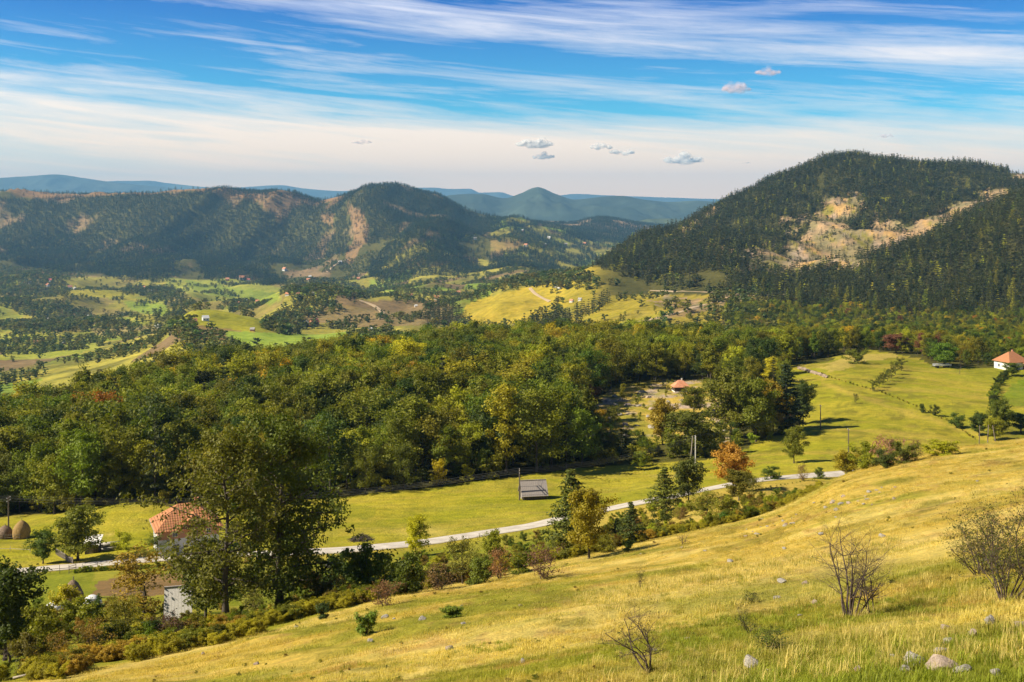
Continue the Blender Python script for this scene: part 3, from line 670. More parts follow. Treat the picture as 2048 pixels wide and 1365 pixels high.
# many of one kind that nobody could count: points on the land, each carrying a copy of a plant mesh
def scatter(name, protos, P, S, rot, idx, tcol, label, grp=None, tilt=None):
    n = len(P); me = bpy.data.meshes.new(name); me.vertices.add(n); me.vertices.foreach_set('co', np.asarray(P, np.float32).ravel())
    def att(nm, ty, d):
        a = me.attributes.new(nm, ty, 'POINT'); a.data.foreach_set({'FLOAT_COLOR': 'color', 'FLOAT_VECTOR': 'vector'}.get(ty, 'value'), np.asarray(d).ravel())
    att('size', 'FLOAT_VECTOR', np.asarray(S, np.float32)); rv = np.zeros((n, 3), np.float32); rv[:, 2] = rot
    if tilt is not None: rv[:, :2] = tilt
    att('turn', 'FLOAT_VECTOR', rv)
    att('pick', 'INT', np.asarray(idx, np.int32)); att('tcol', 'FLOAT_COLOR', np.concatenate([tcol, np.ones((n, 1))], 1).astype(np.float32))
    o = link(name, me, kind='stuff', label=label); 
    g = bpy.data.node_groups.new(name, 'GeometryNodeTree'); g.interface.new_socket('Geometry', in_out='INPUT', socket_type='NodeSocketGeometry'); g.interface.new_socket('Geometry', in_out='OUTPUT', socket_type='NodeSocketGeometry')
    gi = g.nodes.new('NodeGroupInput'); go = g.nodes.new('NodeGroupOutput'); j = g.nodes.new('GeometryNodeJoinGeometry')
    def named(nm, ty):
        x = g.nodes.new('GeometryNodeInputNamedAttribute'); x.data_type = ty; x.inputs[0].default_value = nm; return [s for s in x.outputs if s.enabled][0]
    sz = named('size', 'FLOAT_VECTOR'); tn = named('turn', 'FLOAT_VECTOR'); pk = named('pick', 'INT')
    for k, pm in enumerate(protos):
        po = bpy.data.objects.new(name + '_source', pm)          # carries the mesh into the node tree; never linked to the scene
        oi = g.nodes.new('GeometryNodeObjectInfo'); oi.inputs['Object'].default_value = po; oi.inputs['As Instance'].default_value = False
        ip = g.nodes.new('GeometryNodeInstanceOnPoints'); cmp = g.nodes.new('FunctionNodeCompare'); cmp.data_type = 'INT'; cmp.operation = 'EQUAL'
        ii = [s for s in cmp.inputs if s.enabled]; g.links.new(pk, ii[0]); ii[1].default_value = k
        g.links.new(gi.outputs[0], ip.inputs['Points']); g.links.new(cmp.outputs[0], ip.inputs['Selection']); g.links.new(oi.outputs['Geometry'], ip.inputs['Instance'])
        er = g.nodes.new('FunctionNodeEulerToRotation'); g.links.new(tn, er.inputs[0]); g.links.new(er.outputs[0], ip.inputs['Rotation']); g.links.new(sz, ip.inputs['Scale']); g.links.new(ip.outputs[0], j.inputs[0])
    g.links.new(j.outputs[0], go.inputs[0])
    md = o.modifiers.new('scatter', 'NODES'); md.node_group = g
    return o

# kinds of plants
FT = [make_plant('forest_tree', 100 + k, 15, (4.6, 5.2, 5.6, 3.6, 5.4, 4.4, 5.0, 3.4, 6.0)[k], .22, (.22, .3, .15, .2, .1, .35, .25, .3, .2)[k], ('egg', 'round', 'round', 'column', 'bush', 'egg', 'round', 'cone', 'round')[k], (24, 20, 28, 22, 20, 16, 26, 26, 18)[k], (5200, 4200, 6000, 4200, 5000, 3000, 5400, 4200, 4800)[k], .42, sub=4, twigs=False, clus=(1.15, 1.35, .95, 1.0, 1.3, 1.0, 1.15, .8, 1.5)[k], side=4, gap=(0, .1, 0, 0, .1, .2, 0, 0, .15)[k]) for k in range(9)]
FTM = [merged(p, [BARK, LEAF]) for p in FT]
FS = [make_plant('scrub_tree', 140 + k, 6, 2.6, .12, .08, 'bush', 12, 900, .42, sub=3, twigs=False, clus=.8, stems=2, side=3) for k in range(4)]
FSM = [merged(p, [BARK, LEAF]) for p in FS]
FP = [make_pine('pine', 160 + k, 13, 2.5, .16, .16, 13, 6, .62, .15, 4) for k in range(4)]
FPM = [merged(p, [BARK, NEEDLE]) for p in FP]
FAR_PINE = [merged(make_pine('far_pine', 170 + k, 13, 2.6, .16, .1, 7, 5, 1.5, .15, 1), [BARK, NEEDLE]) for k in range(3)]
FAR_TREE = [merged(make_plant('far_tree', 180 + k, 8, 3.4, .2, .12, 'round', 7, 130, 1.5, sub=2, twigs=False, clus=1.0, side=3), [BARK, LEAF]) for k in range(3)]
RT = [make_plant('broadleaf', 200 + k, 7, 2.5, .13, .24, ('egg', 'round', 'column', 'round')[k], 24, 9000, .23, sub=5, clus=.60) for k in range(4)]
OT = [make_plant('open_tree', 210 + k, 7, 3.1, .14, .22, 'round', 17, 3400, .20, sub=5, clus=.6, gap=.1, wig=.09) for k in range(2)]
BU = [make_plant('bush', 220 + k, 2.6, 1.5, .05, .05, 'bush', 18, 4200, .14, sub=4, clus=.34, stems=4) for k in range(4)]
TB = [make_plant('twiggy_bush', 230 + k, 2.6, 1.5, .045, .08, 'bush', 26, 1300, .11, sub=9, clus=.34, stems=5, bark=TWIG, wig=.12) for k in range(3)]
JU = [make_plant('juniper', 240 + k, 2.0, .85, .04, .02, ('bush', 'egg')[k], 22, 5200, .10, sub=4, clus=.2, stems=5, mat=NEEDLE, up=.9) for k in range(2)]
NP = [make_pine('near_pine', 250 + k, 8, 2.3, .14, .1, 16, 7, .34, .12, 12) for k in range(3)]

def tint(rng_, base, v=.18):
    b = np.array(base) * (1 + rng_.normal() * v) * (1 + rng_.normal(size=3) * np.array([.09, .04, .08])); return np.clip(b, .004, 1)
T_GREEN, T_DARK, T_OLIVE, T_YG, T_GOLD, T_ORANGE, T_PURPLE, T_PINE = (.145,.175,.011), (.062,.09,.010), (.20,.20,.013), (.30,.30,.015), (.46,.33,.014), (.46,.20,.022), (.17,.085,.05), (.048,.058,.009)

def keepxy(n_u, Y0, Y1, step, ulo, uhi, seed, jitter=.42):
    R = np.random.default_rng(seed); ys = np.arange(Y0, Y1, step); out = []
    for y in ys:
        x0, x1 = (ulo - UC) / FPX * y, (uhi - UC) / FPX * y; xs = np.arange(x0, x1, step)
        out.append(np.stack([xs + R.uniform(-jitter, jitter, len(xs)) * step, np.full(len(xs), y) + R.uniform(-jitter, jitter, len(xs)) * step], 1))
    P = np.concatenate(out); z = H(P[:, 0], P[:, 1]); u, v = uv_of(P[:, 0], P[:, 1], z)
    return P[:, 0], P[:, 1], z, u, v, R

# ------------------------------------------------ the wood across the valley floor
x, y, z, u, v, R = keepxy(0, 195, 1150, 5.6, -420, 2460, 31)
wob = (fbm(x / 15, y / 15, 2) - .5) * 14
dens = fbm(x / 30, y / 30, 3)
fy = np.interp(u, Ug, knY[:, 6]); ry = np.interp(u, Ug, knY[:, 8])
m_in = in_poly(u + wob, v + wob * .3, FOREST) & (y > fy * .97)
m_right = (u > 1290) & (y > ry * .9) & (y < 1150) & (v > 612) & (u + wob > 1450 - (700 - v) * 0 )
m_scr = (u > 1240) & (u < 1500) & (y > ry * .95) & (y < 1100) & (R.random(len(u)) < .10)
m_tail = (u <= 1290) & (y > ry * .98) & (y < ry * 1.12)
clear = in_poly(u + wob * 2, v + wob, CLEAR) & (y < 600)
meadow_r = in_poly(u, v, [(1605,880),(1600,820),(1590,770),(1560,738),(1620,722),(1740,698),(1830,712),(1870,732),(2500,736),(2500,980),(1500,980),(1500,900)]) & (y < 470)
keep = ((m_in | m_tail) | m_right | m_scr) & ~clear & ~meadow_r
keep |= clear & (R.random(len(u)) < .07)
keep &= ~((u > 1262) & (u < 1410) & (v > 762) & (v < 870))
small = np.where((u > 1180) & (y < 345), np.where(((u > 1200) & (u < 1345)) | (u > 1405), .40, .55), 1) * np.where(u > 1150, np.clip(1 - (u - 1150) / 900 * .5, .55, 1), 1.0) * np.where(y > ry * 1.0, .8, 1) * np.where(m_scr, .6, 1)
keep &= R.random(len(u)) < np.where(m_right & (y > 560), .62, .93)
hgt = 15.0 * small * (0.62 + .62 * R.random(len(u)) * (.5 + dens)) * np.where((u > 1450) & (y > 500), .8, 1)
hgt = np.where(clear, 6, hgt); hgt = np.where((v < 1040) & (y < fy * 1.12) & (R.random(len(u)) < .35), hgt * .55, hgt)
idx = np.where(keep)[0]; idx = idx[np.argsort(y[idx])]
# what shows: walk from near to far and keep the skyline seen so far in every direction
sky = np.full(1500, 1400.0); seen = np.zeros(len(u))
for i in idx:
    top = VH - FPX * (z[i] + hgt[i]) / y[i]; w = 4.2 * hgt[i] / 15 / y[i] * FPX
    a, b = int(np.clip((u[i] - w + 450) / 2, 0, 1499)), int(np.clip((u[i] + w + 450) / 2 + 1, 1, 1500))
    if u[i] < -60 or u[i] > 2108: pass
    else: seen[i] = np.clip(sky[a:b] - top, 0, hgt[i] / y[i] * FPX).sum()
    sl_ = sky[a:b]; sky[a:b] = np.minimum(sl_, top + hgt[i] / y[i] * FPX * .25)
order = idx[np.argsort(-seen[idx])]; indiv = order[:292]; rest = order[292:]
cn = fbm(x / 40 + 11, y / 40, 3)
TINTS = [('green', T_GREEN), ('dark green', T_DARK), ('olive', T_OLIVE), ('yellow-green', T_YG), ('golden', T_GOLD), ('orange', T_ORANGE), ('reddish brown', (.20,.09,.045))]
def pick_tint(i):
    q = R.random(); c = cn[i]
    if y[i] > 480 and R.random() < .15: return 1
    p = [.36, .13, .27, .22, .020, .003, .002] if u[i] < 1150 else [.22, .14, .36, .23, .04, .012, .012]
    p = np.array(p); p[3] *= .4 + 2 * max(0, c - .3); p[4] *= .2 + 4 * max(0, c - .4); p /= p.sum()
    return int(R.choice(7, p=p))
def wood_area(i):
    if u[i] > 1540 and y[i] > 380: return 'in the wood behind the white house and meadow'
    if u[i] > 1180 and y[i] > fy[i] * 1.12: return 'in the wood around the stony clearing'
    if u[i] > 1180: return 'at the wood edge below the stony clearing'
    if y[i] < fy[i] * 1.10: return ('at the dark wood edge behind the farmhouse' if u[i] < 660 else 'at the wood edge behind the plank barn meadow')
    if u[i] < 400: return 'in the wood sloping down beyond the haystacks'
    return 'high in the wood between meadow and valley'
for i in indiv:
    ti = pick_tint(i); nm, tc = TINTS[ti]; pine = (ti == 1 and R.random() < .35)
    me = (FPM[R.integers(4)] if pine else FTM[R.integers(9)]) if hgt[i] > 6.5 else FSM[R.integers(4)]
    base = 13 if pine else (15 if hgt[i] > 6.5 else 6)
    s = hgt[i] / base; w = s * R.uniform(.95, 1.35)
    o = link('pine_tree' if pine else 'woodland_tree', me, loc=(x[i], y[i], z[i] - .3), rz=R.random() * 6.28, scale=(w, w, s))
    o['tcol'] = list(tint(R, T_PINE if pine else tc, .2)) + [1.0]
    area = wood_area(i)
    o['category'] = 'tree'; o['label'] = ('dark pine standing ' if pine else nm + ' leafed tree ') + area; o['group'] = 'trees of the wood across the valley floor'
RP = np.stack([x[rest], y[rest], z[rest] - .3], 1); sc = hgt[rest] / 15; wsc = sc * R.uniform(.95, 1.35, len(rest))
tc = np.array([tint(R, TINTS[pick_tint(i)][1], .2) for i in rest])
scatter('woodland', FTM, RP, np.stack([wsc, wsc, sc], 1), R.random(len(rest)) * 6.28, R.integers(0, 9, len(rest)), tc, 'dense mixed broadleaf wood turning yellow beyond the meadow')
# low undergrowth filling the wood's edge and the rough clearing
x, y, z, u, v, R = keepxy(0, 200, 900, 4.2, -100, 2150, 37)
fy = np.interp(u, Ug, knY[:, 6]); ry = np.interp(u, Ug, knY[:, 8])
mr_ = in_poly(u, v, [(1605,880),(1600,820),(1590,770),(1560,738),(1620,722),(1740,698),(1830,712),(1870,732),(2500,736),(2500,980),(1500,980),(1500,900)]) & (y < 470)
cl = in_poly(u, v, CLEAR) & (y < 600)
k = ((in_poly(u, v, FOREST) & (y < fy * 1.13)) | (cl & (R.random(len(u)) < .5)) | ((u > 1240) & (y > ry * .9) & (v > 600) & (R.random(len(u)) < .5))) & ~mr_ & (R.random(len(u)) < .6)
k = np.where(k)[0]; s = R.uniform(.3, .75, len(k)) * np.where(cl[k], .42, 1)
scatter('undergrowth', FSM, np.stack([x[k], y[k], z[k] - .1], 1), np.stack([s * 1.2, s * 1.2, s], 1), R.random(len(k)) * 6.28, R.integers(0, 4, len(k)), np.array([tint(R, (T_GREEN, T_OLIVE, T_YG, T_OLIVE)[R.integers(4)], .25) for _ in k]), 'low mixed undergrowth along the edge of the wood')

# ------------------------------------------------ pine woods on the mountains
x, y, z, u, v, R = keepxy(0, 930, 2750, 6.8, 1130, 2110, 41)
uu = u + (fbm(x / 30, y / 40, 4) - .5) * 60; vv = v + (fbm(x / 30 + 30, y / 40, 4) - .5) * 30
u2 = u + (fbm(x / 30, y / 40, 5) - .5) * 90; v2 = v + (fbm(x / 30 + 30, y / 40, 5) - .5) * 50
bare2 = np.zeros(len(u), bool)
for p_ in (SCREE, SCREE2) + SCRAPS: bare2 |= in_poly(u2, v2, p_)
bare = (bare2 & in_poly(uu, vv, SCREE)) | in_poly(uu, vv, [(1640,350),(1660,350),(1650,380),(1630,380)]) | in_poly(u, v, [(2015,338),(2060,335),(2060,365),(2020,360)])
foot = np.interp(u, [1130, 1160, 1220, 1300, 1400, 1500, 1560, 1700, 2110], [540, 530, 545, 575, 585, 597, 622, 628, 640])
thin = np.interp(v - foot, [-60, -10, 0], [1, .8, .0])
grassgap = (u > 1200) & (u < 1480) & (v > 545) & (fbm(x / 40, y / 60, 3) > .60)
k = (v < foot) & ((~bare & bare2 & (R.random(len(u)) < .42)) | (~bare & ~bare2 & (R.random(len(u)) < .93)) | (bare & (R.random(len(u)) < .14 + .45 * (fbm(x / 16, y / 30, 3) > .56)))) & ~grassgap & (R.random(len(u)) < np.maximum(thin, .25))
k &= (y > 1020) | (u > 1560)
k = np.where(k)[0]; k = k[np.argsort(y[k])]; sky = np.full(1500, 1400.0); seen = np.zeros(len(u)); hh = (7 + 11 * R.random(len(u)) * (.4 + 1.2 * fbm(x / 45, y / 45, 2))) * np.where(bare, .5, 1)
for i in k:
    top = VH - FPX * (z[i] + hh[i]) / y[i]; b0 = int(np.clip((u[i] + 450) / 2, 0, 1499)); px = hh[i] / y[i] * FPX
    seen[i] = np.clip(sky[b0] - top, 0, px) * (u[i] < 2050) * (u[i] > 1130) * px; sky[b0] = min(sky[b0], top + px * .3)
k = k[seen[k] > 0]; o_ = k[np.argsort(-seen[k])]
for i in o_[:290]:
    s = hh[i] / 13
    o = link('mountain_pine', FPM[R.integers(4)], loc=(x[i], y[i], z[i] - .3), rz=R.random() * 6.28, scale=(s * 1.35, s * 1.35, s), cat='tree', group='pines on the wooded mountainside')
    o['tcol'] = list(tint(R, T_PINE if R.random() < .9 else T_OLIVE, .2)) + [1.0]
    o['label'] = ('dark pine at the foot of the scree mountain' if u[i] < 1560 else 'dark pine on the near spur below the pale scree')
kk = o_[290:]; s = hh[kk] / 13
tcs = np.array([tint(R, T_PINE if R.random() < .80 else ((.085,.085,.014) if R.random() < .8 else T_YG), .22) for _ in kk])
scatter('pine_forest', FAR_PINE + FAR_TREE, np.stack([x[kk], y[kk], z[kk] - .3], 1), np.stack([s * 1.7, s * 1.7, s], 1), R.random(len(kk)) * 6.28, np.where(R.random(len(kk)) < .82, R.integers(0, 3, len(kk)), R.integers(3, 6, len(kk))), tcs, 'dark pine forest covering the steep mountain around the scree')
print('right mountain', len(kk))
# left-hand wooded mountains, further away
x, y, z, u, v, R = keepxy(0, 3200, 7600, 11.5, -40, 1480, 43)
n4 = fbm(x / 130, y / 220, 5); n5 = fbm(x / 60 + 5, y / 70, 4)
WOODS = [[(-60,396),(60,400),(150,394),(380,386),(420,376),(520,376),(630,392),(660,420),(560,520),(530,545),(575,566),(540,572),(470,562),(410,556),(392,530),(360,512),(330,560),(250,566),(200,548),(110,545),(60,532),(0,522),(-60,520)],
         [(545,522),(640,430),(700,370),(800,366),(880,386),(940,430),(1080,448),(960,470),(880,480),(760,480),(700,505),(640,520),(600,530)],
         [(740,560),(735,520),(770,490),(850,472),(900,478),(950,530),(965,560),(900,568),(800,568)], [(960,545),(990,510),(1040,496),(1100,520),(1120,545),(1060,565),(970,568)], [(1120,470),(1200,432),(1250,450),(1300,462),(1380,455),(1400,470),(1260,490),(1180,480)]]
m = np.zeros(len(u), bool)
for p in WOODS: m |= in_poly(u + (n5 - .5) * 40, v + (n4 - .5) * 14, p)
bare = (n4 > .63) & (v < 470)
for p in ([(690,520),(705,480),(700,440),(695,410),(715,415),(735,455),(730,480),(710,530)], [(650,410),(690,385),(680,400),(655,420)], [(505,388),(560,386),(600,400),(560,430),(530,420)], [(640,425),(670,430),(665,450),(645,445)]):
    bare |= in_poly(u + (n5 - .5) * 30, v + (n4 - .5) * 20, p)
k = m & ((~bare & (R.random(len(u)) < .93)) | (R.random(len(u)) < .30))
k |= ~m & (u > 860) & (v < 575) & (y > 3300) & (n5 > .52) & (R.random(len(u)) < .55)
k |= ~m & (u < 1000) & (y > 4800) & (R.random(len(u)) < .05)
k = np.where(k)[0]; k = k[np.argsort(y[k])]; sky = np.full(2400, 1400.0); ok = np.zeros(len(u), bool); hh = R.uniform(9, 17, len(u))
for i in k:
    top = VH - FPX * (z[i] + hh[i]) / y[i]; b0 = int(np.clip((u[i] + 60), 0, 2399)); ok[i] = top < sky[b0] + 1; sky[b0] = min(sky[b0], top + 2)
k = k[ok[k]]; s = hh[k] / 13
scatter('mountain_forest', FAR_PINE, np.stack([x[k], y[k], z[k] - .5], 1), np.stack([s * 2.7, s * 2.7, s * 1.05], 1), R.random(len(k)) * 6.28, R.integers(0, 3, len(k)), np.array([tint(R, (.034,.060,.022) if R.random() < .93 else (.08,.085,.03), .22) for _ in k]), 'blue-green forest on the long wooded mountain')
print('left mountain', len(k))
# valley: copses, hedgerows and single trees
x, y, z, u, v, R = keepxy(0, 640, 4900, 11.0, -40, 1560, 47)
n1 = fbm(x / 90, y / 110, 5); n2 = fbm(x / 240 + 9, y / 300, 3); n6 = fbm(x / 26 + 50, y / 40, 4)
hedge = (np.abs(fbm(x / 210 + 3, y / 260 + 1, 3) - .5) < .012) | (np.abs(fbm(x / 150 + 30, y / 210 + 7, 2) - .46) < .010)
COPSE = [[(-40,640),(60,642),(140,632),(200,640),(285,655),(220,668),(60,664),(-40,668)], [(240,572),(320,570),(370,595),(385,620),(330,610),(290,595)], [(545,640),(560,610),(600,594),(650,600),(680,625),(600,640)], [(520,652),(600,655),(690,668),(560,672)], [(345,665),(370,650),(395,668),(390,690),(350,690)], [(400,668),(450,665),(440,672)],
         [(850,640),(880,615),(915,612),(930,640),(940,655),(860,655)], [(1030,664),(1090,644),(1150,628),(1205,602),(1222,606),(1165,640),(1085,662)], [(560,570),(640,560),(740,585),(700,600),(580,590)], [(960,575),(1040,560),(1180,545),(1200,575),(1060,570)], [(-40,545),(120,555),(130,590),(-40,590)], [(320,640),(350,620),(372,618),(340,660)], [(-40,600),(120,600),(190,635),(60,630)]]
DARKC = [COPSE[6], COPSE[7]]
m = np.zeros(len(u), bool); dk = np.zeros(len(u), bool)
for p in COPSE: m |= in_poly(u + (n1 - .5) * 50, v + (n2 - .5) * 24, p)
for p in DARKC: dk |= in_poly(u + (n1 - .5) * 20, v + (n2 - .5) * 10, p)
ry = np.interp(u, Ug, knY[:, 8])
fieldm = in_poly(u, v, [(1110,575),(1190,545),(1320,580),(1420,585),(1400,655),(1120,655)]) | in_poly(u, v, [(930,608),(1010,585),(1060,575),(1130,580),(1140,600),(1080,625),(1050,650),(950,655),(915,635)]) | in_poly(u, v, [(330,655),(360,625),(430,618),(520,640),(560,665),(440,668)]) | in_poly(u, v, [(370,500),(430,520),(560,580),(560,605),(400,600)]) | in_poly(u, v, [(1060,560),(1120,540),(1190,528),(1215,540),(1150,560),(1100,572)])| in_poly(u, v, [(450,665),(560,668),(700,660),(690,690),(480,695)])
k = (y > ry * 1.15) & ((m & (R.random(len(u)) < .85)) | dk | (~fieldm & (n1 > .575) & (R.random(len(u)) < .8)) | (hedge & ~fieldm & (R.random(len(u)) < .7)) | (R.random(len(u)) < np.where(fieldm, .002, .008)) | ((y > 3000) & (n1 > .54) & (R.random(len(u)) < .6)))
k |= (y > ry * 1.15) & (u > 1100) & (u < 1540) & (v < 660) & (v > 570) & (n6 > .57) & (R.random(len(u)) < .45)
k &= ~((u > 1130) & (v < 530)) & ~((v < 470)) 
k = np.where(k)[0]; k = k[np.argsort(y[k])]; sky = np.full(2400, 1400.0); ok = np.zeros(len(u), bool); hh = R.uniform(5, 11, len(u)) * np.where(m, 1.15, .9)
for i in k:
    top = VH - FPX * (z[i] + hh[i]) / y[i]; b0 = int(np.clip((u[i] + 60), 0, 2399)); ok[i] = top < sky[b0] + 2; sky[b0] = min(sky[b0], top + 3)
k = k[ok[k]]; s = hh[k] / 8; pk = np.where(dk[k], 3 + R.integers(0, 3, len(k)), R.integers(0, 3, len(k)))
s2 = np.where(dk[k], s * .9, s)
scatter('valley_trees', FAR_TREE + FAR_PINE, np.stack([x[k], y[k], z[k] - .3], 1), np.stack([s2 * 1.5, s2 * 1.5, s2], 1), R.random(len(k)) * 6.28, pk, np.array([tint(R, T_PINE if dk[i] else ((.08,.115,.028), (.11,.13,.025), (.16,.155,.028))[R.integers(3)], .22) for i in k]), 'copses, hedgerows and scattered trees over the valley fields')
print('valley', len(k))
# ---------------------------------------------------------------- single trees and bushes, each where it stands
R4 = np.random.default_rng(77)
def plant(name, cat, pl, u, v, vt, wpx, tc, label, ymin=14, ymax=460, group=None, rz=None, single=False, lean=0):
    X, Y, Zz = hit(u, v, ymin, ymax); Hm = (v - vt) / FPX * Y; W = wpx / FPX * Y
    if 'ext' not in pl:
        q = np.concatenate([np.array([c.co[:] for c in m_.vertices]) for m_ in (pl['crown'], pl['trunk']) if m_]); pl['ext'] = (np.percentile(np.hypot(q[:, 0], q[:, 1]), 95), np.percentile(q[:, 2], 99.6))
    sz_ = Hm / pl['ext'][1]; sx_ = W / (2 * pl['ext'][0])
    e = link(name, None, loc=(X, Y, Zz - .04 * min(Hm, 3)), rz=R4.random() * 6.28 if rz is None else rz, scale=(sx_, sx_, sz_), label=label, cat=cat, group=group)
    if lean: e.rotation_euler = (0, lean, 0)
    t = link('trunk' if cat == 'tree' else 'stems', pl['trunk'], parent=e)
    if pl['crown']:
        c = link('crown' if cat == 'tree' else 'foliage', pl['crown'], parent=e); c['tcol'] = list(tint(R4, tc, .10)) + [1.0]
    return e
BIG1 = make_plant('great_beech', 301, 18.5, 6.6, .42, .13, 'egg', 46, 31000, .27, sub=9, clus=.92, droop=.2, wig=.03, side=6)
BIG2 = make_plant('tall_beech', 306, 17.0, 5.9, .32, .16, 'egg', 38, 15000, .26, sub=8, clus=.75, droop=.22, gap=.1, topwarm=.12, wig=.03, side=6)
plant('beech_tree', 'tree', BIG1, 560, 1222, 832, 258, (.105,.115,.012), 'huge dark green drooping beech beside the farmhouse, denser of the tall pair', ymax=125, rz=.4)
plant('beech_tree', 'tree', BIG2, 452, 1246, 862, 265, (.14,.14,.013), 'tall thin-crowned beech with rusty tinged leaves standing in front of the farmhouse', ymax=115, rz=2.2)
TREES = [
 # kind, proto, u, base row, top row, width, colour, label, far limit
 ('young_beech', RT[0], 412, 1240, 1078, 125, (.10,.105,.012), 'leafy young beech beside the grey plank roof', 130),
 ('maple_tree', RT[0], 156, 1122, 1012, 98, (.20,.185,.014), 'maple with golden top leaves by the roadside picket fence', 175),
 ('plum_tree', RT[1], 86, 1128, 1060, 54, (.10,.125,.012), 'small round green tree between haystacks and road', 175),
 ('fruit_tree', OT[0], 322, 1110, 1064, 74, (.11,.14,.012), 'low spreading green tree at the left corner of the farmhouse', 175),
 ('orchard_tree', OT[0], 287, 1240, 1092, 140, (.21,.165,.018), 'open-crowned orchard tree with brown-yellow leaves by the ploughed plot', 140),
 ('orchard_tree', OT[1], 250, 1280, 1190, 100, (.20,.19,.016), 'yellow-green orchard tree below the dark rail fence', 120),
 ('walnut_tree', RT[1], 10, 1322, 1132, 150, (.055,.085,.010), 'large dark green tree at the bottom left corner', 100),
 ('yellow_tree', RT[2], 832, 1112, 1030, 48, (.42,.40,.012), 'small bright yellow tree standing alone at the roadside', 178),
 ('hawthorn_tree', OT[1], 925, 1168, 1072, 70, (.13,.125,.016), 'sparse thorny tree with tall thin shoots below the road', 150),
 ('ash_sapling', RT[3], 985, 1142, 1060, 42, (.20,.21,.016), 'light green sapling in front of the pale road', 165),
 ('pine_tree', NP[0], 1142, 1105, 938, 96, (.085,.095,.011), 'tall dark pine behind the yellow-green tree by the road bend', 150),
 ('linden_tree', RT[0], 1178, 1118, 975, 88, (.23,.205,.012), 'bushy yellow-green tree growing against the tall roadside pine', 150),
 ('young_pine', NP[1], 1262, 1088, 1003, 56, (.055,.075,.012), 'dark blue-green young pine at the edge of the slope', 150),
 ('young_pine', NP[2], 1235, 1090, 1035, 40, (.055,.075,.012), 'short dark pine leaning against the blue-green young pine', 150),
 ('cone_tree', NP[1], 1329, 1024, 934, 70, (.10,.115,.012), 'pointed green tree with level branches by the road, left of a round tree', 190),
 ('round_tree', RT[1], 1377, 1010, 917, 68, (.085,.095,.012), 'round dark olive tree on a bare trunk by the road', 200),
 ('cherry_tree', RT[0], 1466, 985, 888, 72, (.48,.25,.035), 'flaming orange cherry tree beside the road', 215),
 ('hazel_tree', RT[3], 1478, 1002, 938, 62, (.15,.16,.014), 'green hazel growing under the orange cherry tree', 200),
 ('wild_apple_tree', OT[0], 1412, 1043, 975, 76, (.20,.21,.022), 'pale green wild apple tree with forked stems below the road', 170),
 ('thorn_tree', OT[1], 1506, 1002, 952, 40, (.14,.13,.016), 'small crooked thorn tree to the right of the orange cherry', 200),
 ('yellow_sapling', RT[1], 1282, 941, 902, 30, (.36,.33,.014), 'small yellow tree on the mown meadow near the wood edge', 260),
 ('birch_tree', RT[2], 1588, 927, 854, 44, (.19,.18,.014), 'slender yellow-green tree standing alone on the right meadow', 290),
 ('linden_tree', RT[1], 1888, 736, 686, 56, (.10,.17,.012), 'bright green round tree next to the farm trailer', 430),
 ('apple_tree', RT[1], 2024, 752, 726, 36, (.10,.12,.012), 'small round tree in front of the white house', 430),
 ('dwarf_tree', OT[1], 1712, 808, 786, 12, (.12,.12,.03), 'tiny thin tree left of the orchard row', 430),
 ('roadside_tree', RT[3], 640, 1212, 1160, 44, (.13,.13,.014), 'small tree with leaning trunk right of the great beech', 120),
 ('edge_oak', RT[0], 1462, 880, 742, 100, (.13,.135,.012), 'broad green oak at the meadow corner of the wood', 300),
 ('edge_oak', RT[1], 1512, 884, 758, 90, (.16,.150,.012), 'yellow-green oak in the middle of the dark meadow clump', 300),
 ('edge_maple', RT[0], 1546, 868, 762, 66, (.30,.22,.016), 'orange-yellow maple glowing in the clump beside the right meadow', 310),
 ('tall_spruce', NP[0], 1572, 866, 730, 78, (.028,.048,.012), 'tall dark spruce on the meadow side of the clump', 310),
 ('dark_oak', RT[1], 1606, 848, 765, 52, (.05,.07,.012), 'dark green tree where the clump juts into the right meadow', 330),
 ('golden_tree', RT[2], 1325, 890, 800, 58, (.25,.19,.014), 'orange topped tree in front of the stony clearing', 290),
 ('wide_hornbeam', RT[1], 1385, 915, 822, 105, (.12,.130,.012), 'wide green hornbeam standing above the two utility poles', 275),
 ('clearing_tree', RT[1], 1388, 828, 775, 56, (.22,.19,.016), 'yellow-brown round tree right of the orange roofed hut', 380),
 ('rowan_tree', RT[1], 1792, 706, 668, 52, (.22,.085,.045), 'reddish brown rowan at the wood edge above the right meadow', 520),
 ('hazel_thicket', RT[3], 2003, 868, 800, 46, (.10,.12,.012), 'tallest green tree of the thicket at the field corner', 330),
 ('gold_hazel', RT[1], 1990, 882, 835, 40, (.24,.24,.014), 'yellow-green tree in front of the field corner thicket', 330),
 ('thicket_tree', RT[1], 1958, 872, 826, 42, (.075,.10,.012), 'dark green tree on the left of the field corner thicket', 330),
 ('thicket_tree', RT[1], 2042, 866, 826, 60, (.06,.085,.012), 'dark bushy tree by the right border of the field corner', 330),
]
for nm, pl, u_, v_, vt, w_, tc, lab, ym in TREES: plant(nm, 'tree', pl, u_, v_, vt, w_, tuple(c_ * 1.18 for c_ in tc), lab, ymax=ym)
ROWT = [(1746,783,757,20),(1758,776,752,18),(1766,770,744,20),(1775,763,738,20),(1783,757,732,18),(1791,750,723,24),(1803,742,714,24)]
for i, (u_, v_, vt, w_) in enumerate(ROWT):
    plant('orchard_row_tree', 'tree', OT[i % 2], u_, v_, vt, w_, (.10,.11,.014), ['nearest', 'second nearest', 'third nearest', 'middle', 'third farthest', 'second farthest', 'farthest'][i] + ' tree of the slanting row across the right meadow', ymax=460, group='row of trees across the right meadow')
